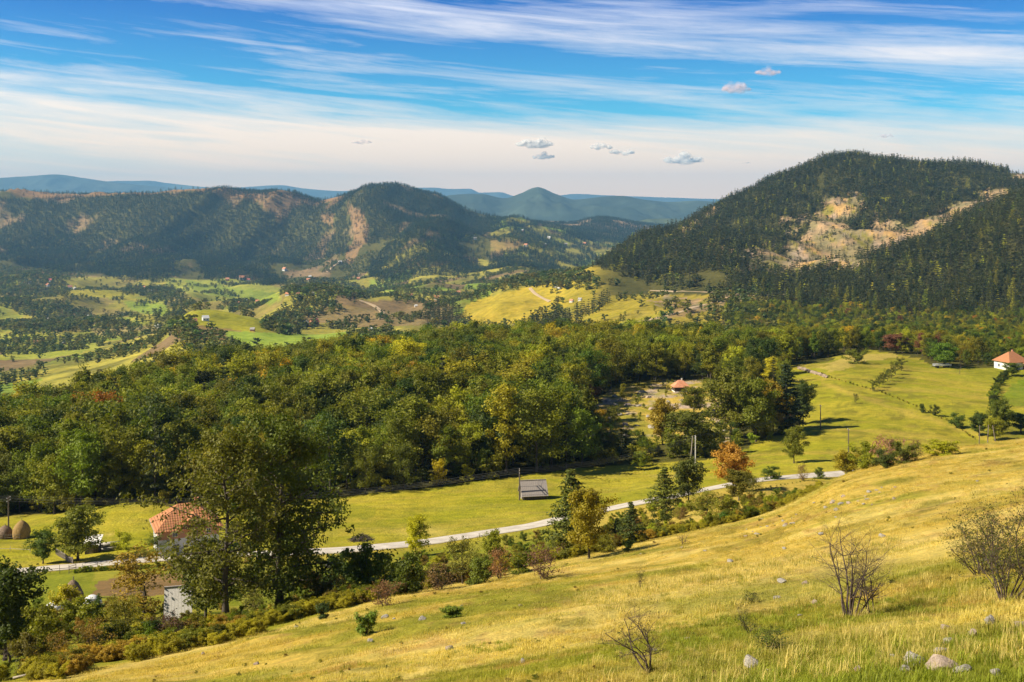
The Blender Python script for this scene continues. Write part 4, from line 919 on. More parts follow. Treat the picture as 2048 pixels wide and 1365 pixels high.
BUSHES = [
 ('golden_bush', BU[0], 243, 1100, 1064, 46, (.30,.30,.014), 'yellow-green bush on the meadow left of the farmhouse', 190),
 ('bush', BU[1], 96, 1322, 1212, 92, (.20,.185,.014), 'yellow-green bush behind the fallen branch at bottom left', 100),
 ('bush', BU[2], 68, 1348, 1262, 78, (.10,.095,.012), 'dark olive bush nearest the fallen branch', 90),
 ('thorn_bush', TB[0], 118, 1330, 1262, 66, (.16,.11,.02), 'brownish half-bare thorn bush in the lower hedge', 95),
 ('thorn_bush', TB[1], 196, 1312, 1240, 76, (.24,.15,.03), 'orange tipped half-bare bush with grey twigs in the lower hedge', 100),
 ('bush', BU[3], 232, 1300, 1246, 60, (.11,.12,.014), 'green bush right of the orange tipped one', 105),
 ('bush', BU[0], 150, 1345, 1300, 60, (.16,.15,.016), 'low olive bush at the foot of the hedge', 90),
 ('golden_bush', BU[2], 138, 1246, 1172, 74, (.30,.28,.016), 'golden-green bush hiding the left of the pointed dark haystack', 115),
 ('bush', BU[1], 170, 1262, 1195, 76, (.21,.20,.014), 'yellow-green bush under the covered hay', 120),
 ('dark_bush', JU[1], 193, 1245, 1192, 40, (.05,.08,.010), 'small dark green bush in front of the white covered hay', 125),
 ('bush', BU[3], 300, 1292, 1240, 56, (.06,.08,.010), 'dark green bush near the plank roof', 105),
 ('purple_bush', TB[2], 338, 1288, 1222, 72, (.10,.055,.035), 'dark purple-brown bush just below the plank roof', 105),
 ('bush', BU[2], 366, 1280, 1242, 42, (.07,.09,.010), 'small dark bush below the plank shed', 105),
 ('bush', BU[0], 398, 1272, 1246, 30, (.09,.11,.012), 'little round bush alone in the dry grass edge', 100),
 ('thorn_bush', TB[0], 510, 1245, 1178, 70, (.20,.16,.03), 'grey twiggy bush under the great beech', 110),
 ('thorn_bush', TB[1], 652, 1208, 1148, 84, (.30,.16,.05), 'grey-red twiggy bush right of the great beech', 118),
 ('juniper_bush', JU[0], 646, 1238, 1206, 26, (.035,.06,.010), 'small dark juniper by the hedge right of the great beech', 100),
 ('juniper_bush', JU[0], 588, 1240, 1215, 30, (.06,.09,.010), 'low green juniper near the grey boulder', 100),
 ('bush', BU[0], 700, 1185, 1098, 88, (.075,.115,.012), 'left green bush of the big roadside thicket', 140),
 ('bush', BU[1], 752, 1192, 1088, 112, (.09,.135,.012), 'biggest green bush in the roadside thicket', 135),
 ('bush', BU[2], 808, 1190, 1104, 84, (.08,.115,.012), 'right green bush of the big roadside thicket', 135),
 ('bush', BU[3], 672, 1188, 1140, 50, (.05,.075,.010), 'dark bush in front of the pale boulder', 140),
 ('thorn_bush', TB[2], 770, 1212, 1160, 76, (.16,.09,.04), 'reddish twiggy bush at the foot of the roadside thicket', 115),
 ('thorn_bush', TB[0], 880, 1180, 1125, 70, (.18,.10,.04), 'grey-brown twiggy bush between two thickets', 125),
 ('bush', BU[1], 958, 1168, 1110, 62, (.11,.13,.014), 'green bush below the light green sapling', 140),
 ('thorn_bush', TB[1], 1000, 1158, 1098, 66, (.22,.11,.05), 'rusty bush right of the light green sapling', 140),
 ('bush', BU[0], 1044, 1146, 1108, 60, (.12,.15,.012), 'low green bush beside the purple one', 140),
 ('purple_bush', TB[2], 1086, 1158, 1086, 70, (.17,.085,.07), 'purple-grey bush with bare sticks at the slope edge', 125),
 ('bush', BU[2], 1016, 1090, 1068, 26, (.15,.15,.014), 'small round bush beside the road', 190),
 ('bush', BU[3], 1130, 1118, 1070, 60, (.10,.11,.012), 'olive bush at the foot of the tall roadside pine', 140),
 ('bush', BU[1], 1210, 1106, 1072, 56, (.17,.17,.014), 'yellow-green bush left of the dark young pine', 130),
 ('juniper_bush', JU[0], 1254, 1104, 1080, 22, (.10,.14,.012), 'round bright juniper under the dark young pine', 120),
 ('bush', BU[2], 1322, 1064, 1022, 46, (.06,.085,.012), 'dark bush on the bank right of the young pine', 150),
 ('bush', BU[0], 1290, 1068, 1038, 46, (.17,.14,.014), 'brownish-yellow bush on the bank right of the young pine', 150),
 ('thorn_bush', TB[0], 1360, 1040, 1014, 26, (.22,.15,.04), 'dry little bush below the round olive tree', 170),
 ('juniper_bush', JU[0], 1448, 1048, 1024, 20, (.07,.12,.012), 'small bright green juniper at the slope edge', 140),
 ('bush', BU[1], 1450, 1030, 994, 50, (.20,.20,.014), 'yellow-green bush behind the small juniper', 160),
 ('bush', BU[3], 1546, 960, 934, 38, (.08,.11,.012), 'dark green bush just across the pale road', 240),
 ('thorn_bush', TB[1], 1608, 962, 928, 30, (.17,.12,.04), 'brown twiggy bush standing at the far roadside', 230),
 ('bush', BU[0], 1640, 958, 935, 26, (.12,.13,.014), 'small olive bush where the road vanishes', 225),
 ('bush', BU[2], 1574, 998, 980, 22, (.08,.10,.012), 'small dark bush on the dry bank under the road end', 150),
 ('bush', BU[1], 1698, 938, 892, 56, (.26,.25,.014), 'yellow bush at the left end of the slope-top hedge', 200),
 ('bush', BU[2], 1732, 938, 885, 62, (.24,.22,.014), 'golden-green bush in the slope-top hedge', 200),
 ('purple_bush', TB[2], 1775, 932, 868, 66, (.26,.12,.08), 'reddish bush in the middle of the slope-top hedge', 195),
 ('bush', BU[3], 1772, 936, 900, 48, (.06,.075,.012), 'dark bush under the reddish one of the slope-top hedge', 190),
 ('bush', BU[0], 1808, 926, 882, 60, (.09,.10,.012), 'dark green bush at the right of the slope-top hedge', 195),
 ('thorn_bush', TB[0], 1832, 920, 878, 30, (.24,.12,.05), 'thin rusty bush ending the slope-top hedge', 190),
 ('bush', BU[1], 1878, 912, 880, 66, (.32,.29,.014), 'bright yellow low bush beyond the slope crest', 200),
 ('bush', BU[0], 1714, 728, 698, 44, (.13,.14,.012), 'big round bush alone at the top of the right meadow', 470),
 ('bush', BU[1], 1845, 826, 808, 14, (.05,.07,.012), 'smallest dark bush on the field boundary', 360),
 ('bush', BU[2], 1870, 832, 810, 20, (.06,.085,.012), 'dark bush with dead twigs on the field boundary', 360),
 ('bush', BU[3], 1916, 856, 826, 34, (.07,.10,.012), 'largest single bush on the field boundary', 340),
 ('thorn_bush', TB[1], 1136, 968, 938, 28, (.12,.13,.02), 'small bush by the wood edge right of the barn', 260),
 ('juniper_bush', JU[1], 730, 1271, 1221, 42, (.10,.13,.012), 'dome shaped green juniper on the dry slope', 75),
 ('juniper_bush', JU[0], 905, 1236, 1210, 42, (.13,.17,.012), 'low flat juniper on the dry slope', 80),
 ('thorn_bush', TB[2], 1505, 1206, 1182, 44, (.10,.11,.02), 'low dark tussock bush on the slope near the bare shrubs', 60),
 ('thorn_bush', TB[2], 1540, 1300, 1256, 96, (.09,.11,.014), 'dark mound of thorn and grass at the lower right', 40),
]
for nm, pl, u_, v_, vt, w_, tc, lab, ym in BUSHES: plant(nm, 'bush', pl, u_, v_, vt, w_, tuple(c_ * 1.3 for c_ in tc), lab, ymax=ym)
# hedge of mixed low growth along the boundary walls of the right meadow
def hedge_line(name, pts, n, lab, hm=(.9, 1.8), tcs=(T_DARK, T_OLIVE)):
    P = []; S = []; T = []
    for i in range(n):
        t = i / (n - 1) * (len(pts) - 1); k = min(int(t), len(pts) - 2); f = t - k
        uu = pts[k][0] * (1-f) + pts[k+1][0] * f; vv = pts[k][1] * (1-f) + pts[k+1][1] * f
        X, Y, Zz = hit(uu + R4.normal() * 1.2, vv, 150, 480); P.append((X, Y, Zz)); s = R4.uniform(*hm) / 2.6; S.append((s * 1.2, s * 1.2, s)); T.append(tint(R4, tcs[i % len(tcs)], .25))
    scatter(name, [b['crown'] for b in BU], P, S, R4.random(n) * 6.28, R4.integers(0, 4, n), np.array(T), lab)
hedge_line('hedge_growth', [(2010,752),(1998,765),(1990,785),(1986,805),(1990,822),(2000,840)], 46, 'narrow overgrown hedge running between two right-hand fields', (1.2, 2.8))
hedge_line('boundary_weeds', [(1600,738),(1640,748),(1680,762),(1760,785),(1830,812),(1900,845),(1950,880)], 60, 'thin weeds along the old field boundary', (.3, .7), (T_OLIVE, (.25,.18,.03)))
hedge_line('roadside_weeds', [(560,1116),(700,1112),(830,1108),(930,1092),(1060,1070),(1180,1040),(1300,1016),(1430,998),(1560,972),(1660,954)], 120, 'grassy weeds along the lower side of the road', (.15, .4), (T_YG, T_OLIVE))
hedge_line('garden_plants', [(150,1162),(185,1160),(215,1156),(240,1152),(270,1148),(340,1150),(400,1154)], 60, 'leafy vegetable and weed rows beside the ploughed plot', (.4, .9), (T_YG, (.12,.19,.012)))

# bare shrubs of the slope: many thin stems, hardly a leaf
def bare_shrub(name, seed, Ht, Rc, stems, rt, kids, depth, leaves, tc, leaf=.05, spread=.5, curl=.1, clus=.05, bark=None):
    R = np.random.default_rng(seed); mb = MB(); tips = []
    def grow(p, d, L, r, lev):
        pts = [p]; n = 6 if lev == 0 else 4; dd = d.copy()
        for j in range(n - 1):
            dd = dd + R.normal(size=3) * curl * (1 + lev * .6) + np.array([0, 0, .05]); dd /= np.linalg.norm(dd); pts.append(pts[-1] + dd * L / (n - 1))
        mb.tube(pts, [r * (1 - .7 * j / (n - 1)) for j in range(n)], 5 if lev == 0 else 3, cap=False)
        if lev >= 1: tips.extend(pts[1:])
        if lev >= depth: return
        for q in range(kids[lev]):
            k = R.integers(1 if lev else 2, n); e = dd * .6 + R.normal(size=3) * .75; e[2] = abs(e[2]) * .7 + .1; e /= np.linalg.norm(e)
            grow(pts[k], e, L * R.uniform(.28, .55), r * (1 - .7 * k / n) * .55, lev + 1)
    for s in range(stems):
        a = R.random() * 6.28; w = spread * R.random(); d = np.array([math.cos(a) * w, math.sin(a) * w, 1]); d /= np.linalg.norm(d)
        b = np.array([math.cos(a), math.sin(a), 0]) * Rc * .18 * R.random(); grow(b, d, Ht * R.uniform(.6, 1.0), rt * R.uniform(.6, 1), 0)
    cm = crown_mesh(name + '_leaves', [leaf_cloud(tips, np.full(len(tips), clus), leaves, leaf, R)], LEAF) if leaves else None
    return dict(trunk=mb.mesh(name + '_stems', bark or TWIG, True), crown=cm, H=Ht, R=Rc, name=name)
SHR = [
 (bare_shrub('bare_shrub', 401, 2.7, .9, 9, .040, (9, 6, 4), 3, 260, None, .035, .42), 1700, 1234, 1012, 185, (.30,.22,.03), 'tall bare shrub with many grey stems on the right slope', 48),
 (bare_shrub('bare_shrub', 402, 2.1, .8, 3, .034, (12, 7, 4), 3, 500, None, .03, .3), 1742, 1228, 1082, 96, (.22,.13,.03), 'shorter brown-budded shrub growing beside the tall bare one', 48),
 (bare_shrub('thorn_shrub', 403, 1.9, .8, 5, .036, (8, 6, 3), 3, 650, None, .04, .5, .22), 1302, 1345, 1200, 165, (.13,.14,.02), 'crooked sparse thorn shrub low on the slope with dark stems', 40),
 (bare_shrub('thorn_shrub', 404, 1.3, .6, 4, .026, (7, 5, 3), 3, 700, None, .04, .5, .2), 1502, 1270, 1200, 80, (.10,.12,.02), 'small dark thorn sprig between grass mounds', 45),
 (bare_shrub('thorn_shrub', 405, 2.0, .45, 6, .02, (8, 5, 3), 3, 1500, None, .05, .2, .12), 1280, 1178, 1120, 28, (.10,.12,.015), 'narrow leaning green shrub alone on the dry slope', 75),
 (bare_shrub('dead_shrub', 406, 1.2, .7, 5, .03, (6, 4, 2), 2, 0, None, .05, .8, .2), 1366, 1090, 1066, 34, (.1,.1,.1), 'small dead grey bush on the open slope', 110),
 (bare_shrub('dead_shrub', 407, 1.3, .5, 3, .02, (6, 5, 3), 2, 120, None, .04, .4, .2), 430, 1282, 1244, 26, (.2,.12,.05), 'pinkish bare sapling at the edge below the tall beech', 100),
 (bare_shrub('bare_shrub', 410, 3.0, .9, 5, .04, (6, 4, 3), 2, 0, None, .05, .5, .2, bark=BARK_PALE), 1102, 1120, 1068, 60, (.1,.1,.1), 'pale dead branches sticking out of the purple bush', 130),
 (bare_shrub('dead_tree', 411, 7, 1.8, 1, .12, (12, 6, 3), 2, 0, None, .05, .1, .12), 1920, 749, 713, 26, (.1,.1,.1), 'dark bare dead tree at the edge of the upper meadow', 430),
 (bare_shrub('dead_tree', 412, 3.5, 1.2, 2, .09, (8, 5, 3), 2, 0, None, .05, .5, .2), 20, 1325, 1280, 90, (.1,.1,.1), 'bare forked dead wood under the dark corner tree', 95),
]
for pl, u_, v_, vt, w_, tc, lab, ym in SHR: plant(pl['name'], 'tree' if 'tree' in pl['name'] else 'bush', pl, u_, v_, vt, w_, tc, lab, ymax=ym, rz=1.0)
BR = [bare_shrub('bramble_bush', 420 + k, 2.6, 1.6, 15, .036, (9, 6, 4), 3, 3600, None, .06, .9, .14, .07) for k in range(2)]
plant('bramble_bush', 'bush', BR[0], 2012, 1200, 990, 225, (.095,.105,.014), 'big tangled thorn bush at the right border with grey twigs', ymax=48, rz=.6)
plant('bramble_bush', 'bush', BR[1], 1965, 1150, 990, 150, (.13,.15,.014), 'leafier green thorn bush leaning behind the big tangled one', ymax=52, rz=2.0)
plant('bramble_bush', 'bush', BR[1], 2085, 1185, 970, 190, (.08,.09,.014), 'bare purple-grey thorn bush cut by the right border', ymax=50, rz=4.0)

# ---------------------------------------------------------------- grass of the slope
def tuft(name, seed, n, h, spread, w, bend):
    R = np.random.default_rng(seed); V = []; F = []; lt = []
    for i in range(n):
        a = R.random() * 6.28; r = spread * R.random() ** .6; bx, by = math.cos(a) * r, math.sin(a) * r; hh = h * R.uniform(.45, 1.15)
        t = R.random() * 6.28; k = R.uniform(.3, 1) * bend * hh; dx, dy = math.cos(t) * k, math.sin(t) * k; wx, wy = -math.sin(t) * w / 2, math.cos(t) * w / 2
        b = len(V); V += [(bx - wx, by - wy, -.04), (bx + wx, by + wy, -.04), (bx + dx * .35 + wx * .8, by + dy * .35 + wy * .8, hh * .6), (bx + dx * .35 - wx * .8, by + dy * .35 - wy * .8, hh * .6),
              (bx + dx + wx * .12, by + dy + wy * .12, hh), (bx + dx - wx * .12, by + dy - wy * .12, hh)]
        F += [(b, b+1, b+2, b+3), (b+3, b+2, b+4, b+5)]; q = R.random(); lt += [q, q]
    return mesh_np(name, V, F, [BLADE], attrs={'lt': ('FLOAT', 'FACE', lt), 'warm': ('FLOAT', 'FACE', [0.2] * len(F))})
TUF = [tuft('short_grass', 1, 50, .07, .30, .011, .6), tuft('short_grass', 2, 44, .10, .26, .011, .8), tuft('long_grass', 3, 60, .16, .26, .012, .9), tuft('straw_grass', 4, 26, .22, .26, .009, .7), tuft('mid_grass', 5, 80, .13, .65, .022, .8)]
def gcol(x, y):
    u = UC + FPX * x / y; i = np.clip(((u - Ug[0]) / (Ug[1] - Ug[0])).astype(int), 0, NU - 1); j = np.clip(((np.log(y) - lgY[0]) / (lgY[1] - lgY[0])).astype(int), 0, NYR - 1)
    return GC[i, j]
def grass(name, Y0, Y1, step, lab, seed, near=True):
    x, y, z, u, v, R = keepxy(0, Y0, Y1, step, -60, 2110, seed, .5)
    eY = np.interp(u, Ug, knY[:, 3]); n1 = fbm(x / 3.2, y / 3.2, 3); n2 = fbm(x / 9 + 4, y / 9, 3)
    k = (y < eY + 2) & (v < 1400) & (n1 > (.30 if near else .36)); k = np.where(k)[0]; n = len(k); c = gcol(x[k], y[k])
    lush = sstep(1180, 1330, v[k]) * sstep(1000, 1500, u[k]); q = R.random(n)
    if near:
        pk = np.where(q < .46, 0, np.where(q < .80, 1, 2)); pk = np.where((n2[k] > .52) & (R.random(n) < .35 + .1 * lush), 2, pk); pk = np.where((n2[k] < .47) & (R.random(n) < .08 + .10 * lush), 3, pk)
        pk = np.where((y[k] > 27) & (R.random(n) < .7), 0, pk)
    else: pk = np.where(q < .9, 4, 3)
    tc = c * (1.0 + .6 * R.random((n, 1))); 
    g = (pk == 2) * (n1[k] + n2[k] > .98); tc = np.where((g > 0)[:, None], np.array([.25, .285, .026]) * (.7 + .6 * R.random((n, 1))), tc)
    tc = np.where((pk == 3)[:, None], np.array([.62, .50, .16]) * (.8 + .4 * R.random((n, 1))), tc)
    s = .78 * R.uniform(.5, 1.45, n) * (.5 + .9 * fbm(x[k] / 1.1, y[k] / 1.1, 2)) * (1 + .3 * lush * (pk >= 2)) * (1 if near else .8)
    scatter(name, TUF, np.stack([x[k], y[k], z[k]], 1), np.stack([s, s, s * (1 if near else .8)], 1), R.random(n) * 6.28, pk, tc, lab); print(name, n)
grass('grass', 13, 44, .24, 'tufted green and straw-coloured grass of the near slope', 51)
grass('dry_grass', 44, 176, .62, 'short dry grass over the open slope', 52, False)
# tall pale straw along the terrace bands and round the shrubs
def straw():
    P = []; R = np.random.default_rng(55)
    for i in range(1500):
        q = R.random()
        if q < .55: uu = R.uniform(1150, 1800); vv = 1205 - (uu - 1150) * .17 + R.normal() * 9
        elif q < .75: uu = R.uniform(1200, 2048); vv = 1235 - (uu - 1250) * .10 + R.normal() * 16
        elif q < .85: a = R.integers(0, 3); uu, vv = ((1715, 1235), (1995, 1200), (1310, 1325))[a]; uu += R.normal() * 38; vv += R.normal() * 10
        else: uu = R.uniform(1100, 2048); vv = R.uniform(1240, 1365)
        ys = 60.0
        for _ in range(12):                       # solve for the slope point seen there
            x_ = (uu - UC) / FPX * ys; zz = float(H(x_, ys)); vv0 = VH - FPX * zz / ys; ys *= 1 + np.clip((vv0 - vv) / 600, -.3, .3)
        P.append((( uu - UC) / FPX * ys, ys, float(H((uu - UC) / FPX * ys, ys))))
    P = np.array(P); n = len(P); s = R.uniform(.5, 1.25, n) * (.5 + fbm(P[:, 0] / 1.2, P[:, 1] / 1.2, 2)); s2 = s * np.clip(P[:, 1] / 45, .7, 1.3)
    tc = np.array([.64, .52, .17]) * (.75 + .45 * R.random((n, 1))); tc[R.random(n) < .3] = (.28, .27, .03)
    scatter('straw_grass', TUF, P, np.stack([s2, s2, s], 1), R.random(n) * 6.28, np.where(R.random(n) < .7, 3, 2), tc, 'tall pale straw standing in bands across the slope')
straw()
# bracken along the foot of the slope
def bracken():
    R = np.random.default_rng(58); n = 2600; uu = R.uniform(60, 1640, n); e = np.interp(uu, Ug, knY[:, 3]); yy = e + R.normal(size=n) * (e * .018) + e * np.where(uu < 700, .03, .045) + np.abs(R.normal(size=n)) * 2.2
    xx = (uu - UC) / FPX * yy; kk = fbm(xx / 5, yy / 5, 3) > .36; xx, yy, uu = xx[kk], yy[kk], uu[kk]; n = len(xx)
    s = R.uniform(.22, .46, n) * np.where(uu > 1350, .8, 1); nn = fbm(xx / 7 + 3, yy / 7, 3)
    tc = np.where((nn < .56)[:, None], np.array([.36, .32, .02]), np.where((nn < .6)[:, None], np.array([.17, .18, .014]), np.array([.40, .27, .03]))) * (.7 + .6 * R.random((n, 1)))
    scatter('bracken', [b['crown'] for b in BU], np.stack([xx, yy, H(xx, yy)], 1), np.stack([s * 1.3, s * 1.3, s], 1), R.random(n) * 6.28, R.integers(0, 4, n), tc, 'yellowing bracken and weeds along the foot of the slope')
bracken()
def slope_weeds():
    R = np.random.default_rng(62); n = 420; uu = R.uniform(200, 2060, n); e = np.interp(uu, Ug, knY[:, 3]); yy = 22 * (e / 22) ** R.random(n); xx = (uu - UC) / FPX * yy; kk = (fbm(xx / 6 + 70, yy / 6, 3) > .47); xx, yy = xx[kk], yy[kk]; n = len(xx); s = R.uniform(.02, .06, n) * (.6 + yy / 110)
    tc = np.array([((.12,.13,.015), (.17,.19,.016), (.22,.15,.03), (.20,.20,.02))[R.integers(4)] for _ in range(n)])
    scatter('slope_weeds', [b['crown'] for b in BU], np.stack([xx, yy, H(xx, yy)], 1), np.stack([s * 1.7, s * 1.7, s * .9], 1), R.random(n) * 6.28, R.integers(0, 4, n), tc, 'small dark weeds and thistles dotted over the grazed slope')
slope_weeds()
def bank_scrub():
    R = np.random.default_rng(60); n = 1500; uu = R.uniform(-40, 1600, n); e = np.interp(uu, Ug, knY[:, 3]); r_ = np.interp(uu, Ug, knY[:, 5]); f = R.random(n) ** 1.6
    yy = e + 3 + (r_ - e - np.where(uu > 650, 24, 12)) * f; xx = (uu - UC) / FPX * yy; kk = (fbm(xx / 9 + 2, yy / 9, 3) > .52) & ~((uu < 470) & (yy > 118)); xx, yy, uu = xx[kk], yy[kk], uu[kk]; n = len(xx); s = R.uniform(.25, .6, n)
    tc = np.array([tint(R, (T_OLIVE, T_YG, T_GREEN, (.24, .17, .03))[R.integers(4)], .2) for _ in range(n)])
    scatter('bank_scrub', [b['crown'] for b in BU], np.stack([xx, yy, H(xx, yy)], 1), np.stack([s * 1.2, s * 1.2, s], 1), R.random(n) * 6.28, R.integers(0, 4, n), tc, 'low scrub and weeds on the bank between slope and road')
bank_scrub()

# ---------------------------------------------------------------- stones
STONE = simple('lichen_stone', (.15,.135,.115), (.46,.43,.38), 7, .8, .04); STONE_P = simple('pink_stone', (.20,.155,.12), (.44,.35,.28), 6, .8, .04)
import bmesh
def rock(name, seed, mat, rough=.3):
    bm = bmesh.new(); bmesh.ops.create_icosphere(bm, subdivisions=3, radius=1); R = np.random.default_rng(seed); off = R.random(3) * 50
    pl = [(Vector(R.normal(size=3)).normalized(), R.uniform(.45, .8)) for _ in range(9)]
    for v in bm.verts:
        for n_, d_ in pl:
            q = v.co.dot(n_)
            if q > d_: v.co -= n_ * (q - d_) * .9
        q = float(fbm(np.array(v.co.x * 2 + off[0] + v.co.z), np.array(v.co.y * 2 + off[1] - v.co.z), 3)); v.co *= 1 + (q - .5) * rough
    me = bpy.data.meshes.new(name); bm.to_mesh(me); bm.free(); me.materials.append(mat); return me
RK = [rock('stone', 500 + k, (STONE, STONE_P, STONE)[k % 3]) for k in range(6)]
STONES = [(1500,1332,40,20,0,'pale lichen-covered boulder at the lower right, left of the big flat rock'), (1828,1330,46,26,0,'grey-white boulder beside the large flat pinkish rock'), (1884,1338,74,26,1,'largest flat pinkish rock at the lower right'), (1897,1288,24,14,2,'small white stone above the pinkish rock'),
 (1946,1272,22,14,4,'rounded grey stone on the grassy mound'), (1978,1248,20,22,3,'upright grey stone near the thorn bush'), (2040,1255,34,14,1,'flat pale rock cut by the right border'), (1810,1345,26,12,2,'low pale slab below the boulders'), (1992,1352,26,14,5,'pale stone near the bottom right corner'), (1715,1342,20,10,1,'half-buried stone left of the boulders'),
 (1044,1326,16,8,0,'white stone at the bottom of the dry slope'), (742,1284,14,8,3,'grey stone just below the dome juniper'), (512,1330,16,6,1,'white flat stone at the lower left of the slope'), (406,1310,8,6,4,'dark small stone in the lower left dry grass'), (900,1298,22,6,1,'low flat stone half hidden in the straw')]
for u_, v_, w_, h_, k, lab in STONES:
    X, Y, Zz = hit(u_, v_, 14, 90); link('boulder' if w_ > 30 else 'stone', RK[k], loc=(X, Y, Zz + h_ / FPX * Y * .12 + .03), rz=R4.random() * 6, scale=(w_ / FPX * Y / 1.8, w_ / FPX * Y / 2.2, h_ / FPX * Y * .75), label=lab, cat='rock')
for i in range(104):
    uu, vv = (R4.uniform(560, 2048), R4.uniform(900, 1350)) if i < 62 else (R4.uniform(1450, 1800), 0)
    if i >= 62: vv = 1110 - (uu - 1350) * .30 + R4.normal() * 10
    ysl = 1217 - (uu - 700) * .24
    if vv < ysl + 12: continue
    X, Y, Zz = hit(uu, vv, 14, 150); s = R4.uniform(.08, .24) * (1 if Y > 40 else .6) * 1
    link('field_stone', RK[i % 6], loc=(X, Y, Zz + s * .22), rz=R4.random() * 6, scale=(s * 1.4, s, s * .7), label='small pale stone lying in the dry grass of the slope', cat='rock', group='small stones strewn over the slope')
for u_, v_, w_, h_, ym, lab in ((671, 1134, 44, 26, 165, 'large pale boulder beside the roadside thicket'), (556, 1240, 36, 14, 112, 'long grey boulder at the foot of the great beech'), (520, 1248, 40, 12, 110, 'low pale rock pile edge under the beech trunks')):
    X, Y, Zz = hit(u_, v_, 60, ym); link('boulder', RK[0], loc=(X, Y, Zz + .3), rz=.5, scale=(w_ / FPX * Y / 2, w_ / FPX * Y / 2.6, h_ / FPX * Y * .6), label=lab, cat='rock')
for i in range(60):
    uu, vv = R4.uniform(1215, 1500), R4.uniform(785, 875)
    if not in_poly([uu], [vv], CLEAR)[0]: continue
    X, Y, Zz = hit(uu, vv, 200, 480); s = R4.uniform(.4, 1.1); link('outcrop_stone', RK[i % 6], loc=(X, Y, Zz + s * .15), rz=R4.random() * 6, scale=(s * 1.5, s, s * .6), label='pale limestone outcrop in the rough clearing', cat='rock', group='limestone outcrops of the clearing')
# ---------------------------------------------------------------- road and tracks
def road_mat(name, a, b, sc):
    t = NT(name); ac = t.n('ShaderNodeAttribute', attribute_name='across'); av = t.math('ABSOLUTE', ac.outputs['Fac']); f = t.noise(sc, 5, .6); g = t.noise(sc * 6, 4, .6)
    t.base(t.ramp(t.math('ADD', t.math('MULTIPLY', f, .7), t.math('MULTIPLY', g, .3)), [(.35, a), (.65, b)])); t.bump(g, .4, .03)
    c0 = t.b.inputs['Base Color'].links[0].from_socket; e_ = t.mr(t.math('ADD', av, t.math('MULTIPLY', g, .35)), .95, 1.15, 0, .75); md = t.mr(t.math('ADD', av, t.math('MULTIPLY', f, .3)), .1, .32, .30, 0)
    t.base(t.mix(t.math('ADD', e_, md), c0, (.26, .22, .10))); return t.mat
M_ROAD = road_mat('pale_gravel', (.40,.36,.32), (.60,.56,.50), .5); M_TRACK = road_mat('dirt_track_earth', (.36,.26,.16), (.50,.39,.26), .02)
def strip(name, P, width, mat, lift, label=None, n=9, kind='structure', edge=.12):
    P = np.array(P)[:, :2]; d = np.gradient(P, axis=0); d /= np.linalg.norm(d, axis=1)[:, None]; nrm = np.stack([-d[:, 1], d[:, 0]], 1); V = []
    for k in range(n):
        t = (k / (n - 1) - .5) * 2; j = (fbm(P[:, 0] / 2.5 * 4.5 / width + 30 * t, P[:, 1] / 3 + 9, 3) - .5) * width * edge * (abs(t) > .95)
        q = P + nrm * (t * width / 2 + j * np.sign(t))[:, None] if not np.isscalar(j) else P + nrm * (t * width / 2)
        V.append(np.stack([q[:, 0], q[:, 1], H(q[:, 0], q[:, 1]) + lift * (1 - .6 * (abs(t) > .95))], 1))
    V = np.stack(V, 1).reshape(-1, 3); m = len(P); idx = np.arange(m * n).reshape(m, n); F = np.stack([idx[:-1, :-1], idx[:-1, 1:], idx[1:, 1:], idx[1:, :-1]], -1).reshape(-1, 4)
    o = link(name, mesh_np(name, V, F, [mat], smooth=True, attrs={'across': ('FLOAT', 'POINT', np.tile(np.linspace(-1, 1, n), m))}), kind=kind); return o
us = np.linspace(-260, 2250, 900); ry_ = np.interp(us, Ug, knY[:, 5])
strip('road', np.stack([(us - UC) / FPX * ry_, ry_], 1), 6.0, M_ROAD, .12)
def path_uv(pts, n, ymin, ymax):
    t = np.linspace(0, len(pts) - 1, n); U = pchip1(range(len(pts)), [p[0] for p in pts], t); Vv = pchip1(range(len(pts)), [p[1] for p in pts], t); out = []
    for a, b in zip(U, Vv): X, Y, _ = hit(a, b, ymin, ymax); out.append((X, Y))
    out = np.array(out); k = np.ones(5) / 5
    for c in range(2): out[2:-2, c] = np.convolve(out[:, c], k, 'valid')
    return out
strip('dirt_track', path_uv([(1500,596),(1460,600),(1400,612),(1350,628),(1300,640),(1240,650),(1180,655)], 90, 700, 1700), 7, M_TRACK, .5)
strip('dirt_track', path_uv([(720,602),(735,607),(752,615),(765,628),(762,640)], 60, 1300, 2600), 8, M_TRACK, .9)
strip('dirt_track', path_uv([(1640,592),(1600,592),(1560,590),(1500,592),(1440,586),(1380,584),(1300,582)], 90, 950, 1500), 5, M_TRACK, .5)
strip('dirt_track', path_uv([(655,545),(668,532),(685,523),(700,518)], 30, 2500, 4600), 10, M_TRACK, 1.2)
strip('dirt_track', path_uv([(1060,577),(1070,588),(1085,597),(1100,604)], 30, 1200, 2400), 5, M_TRACK, .8)

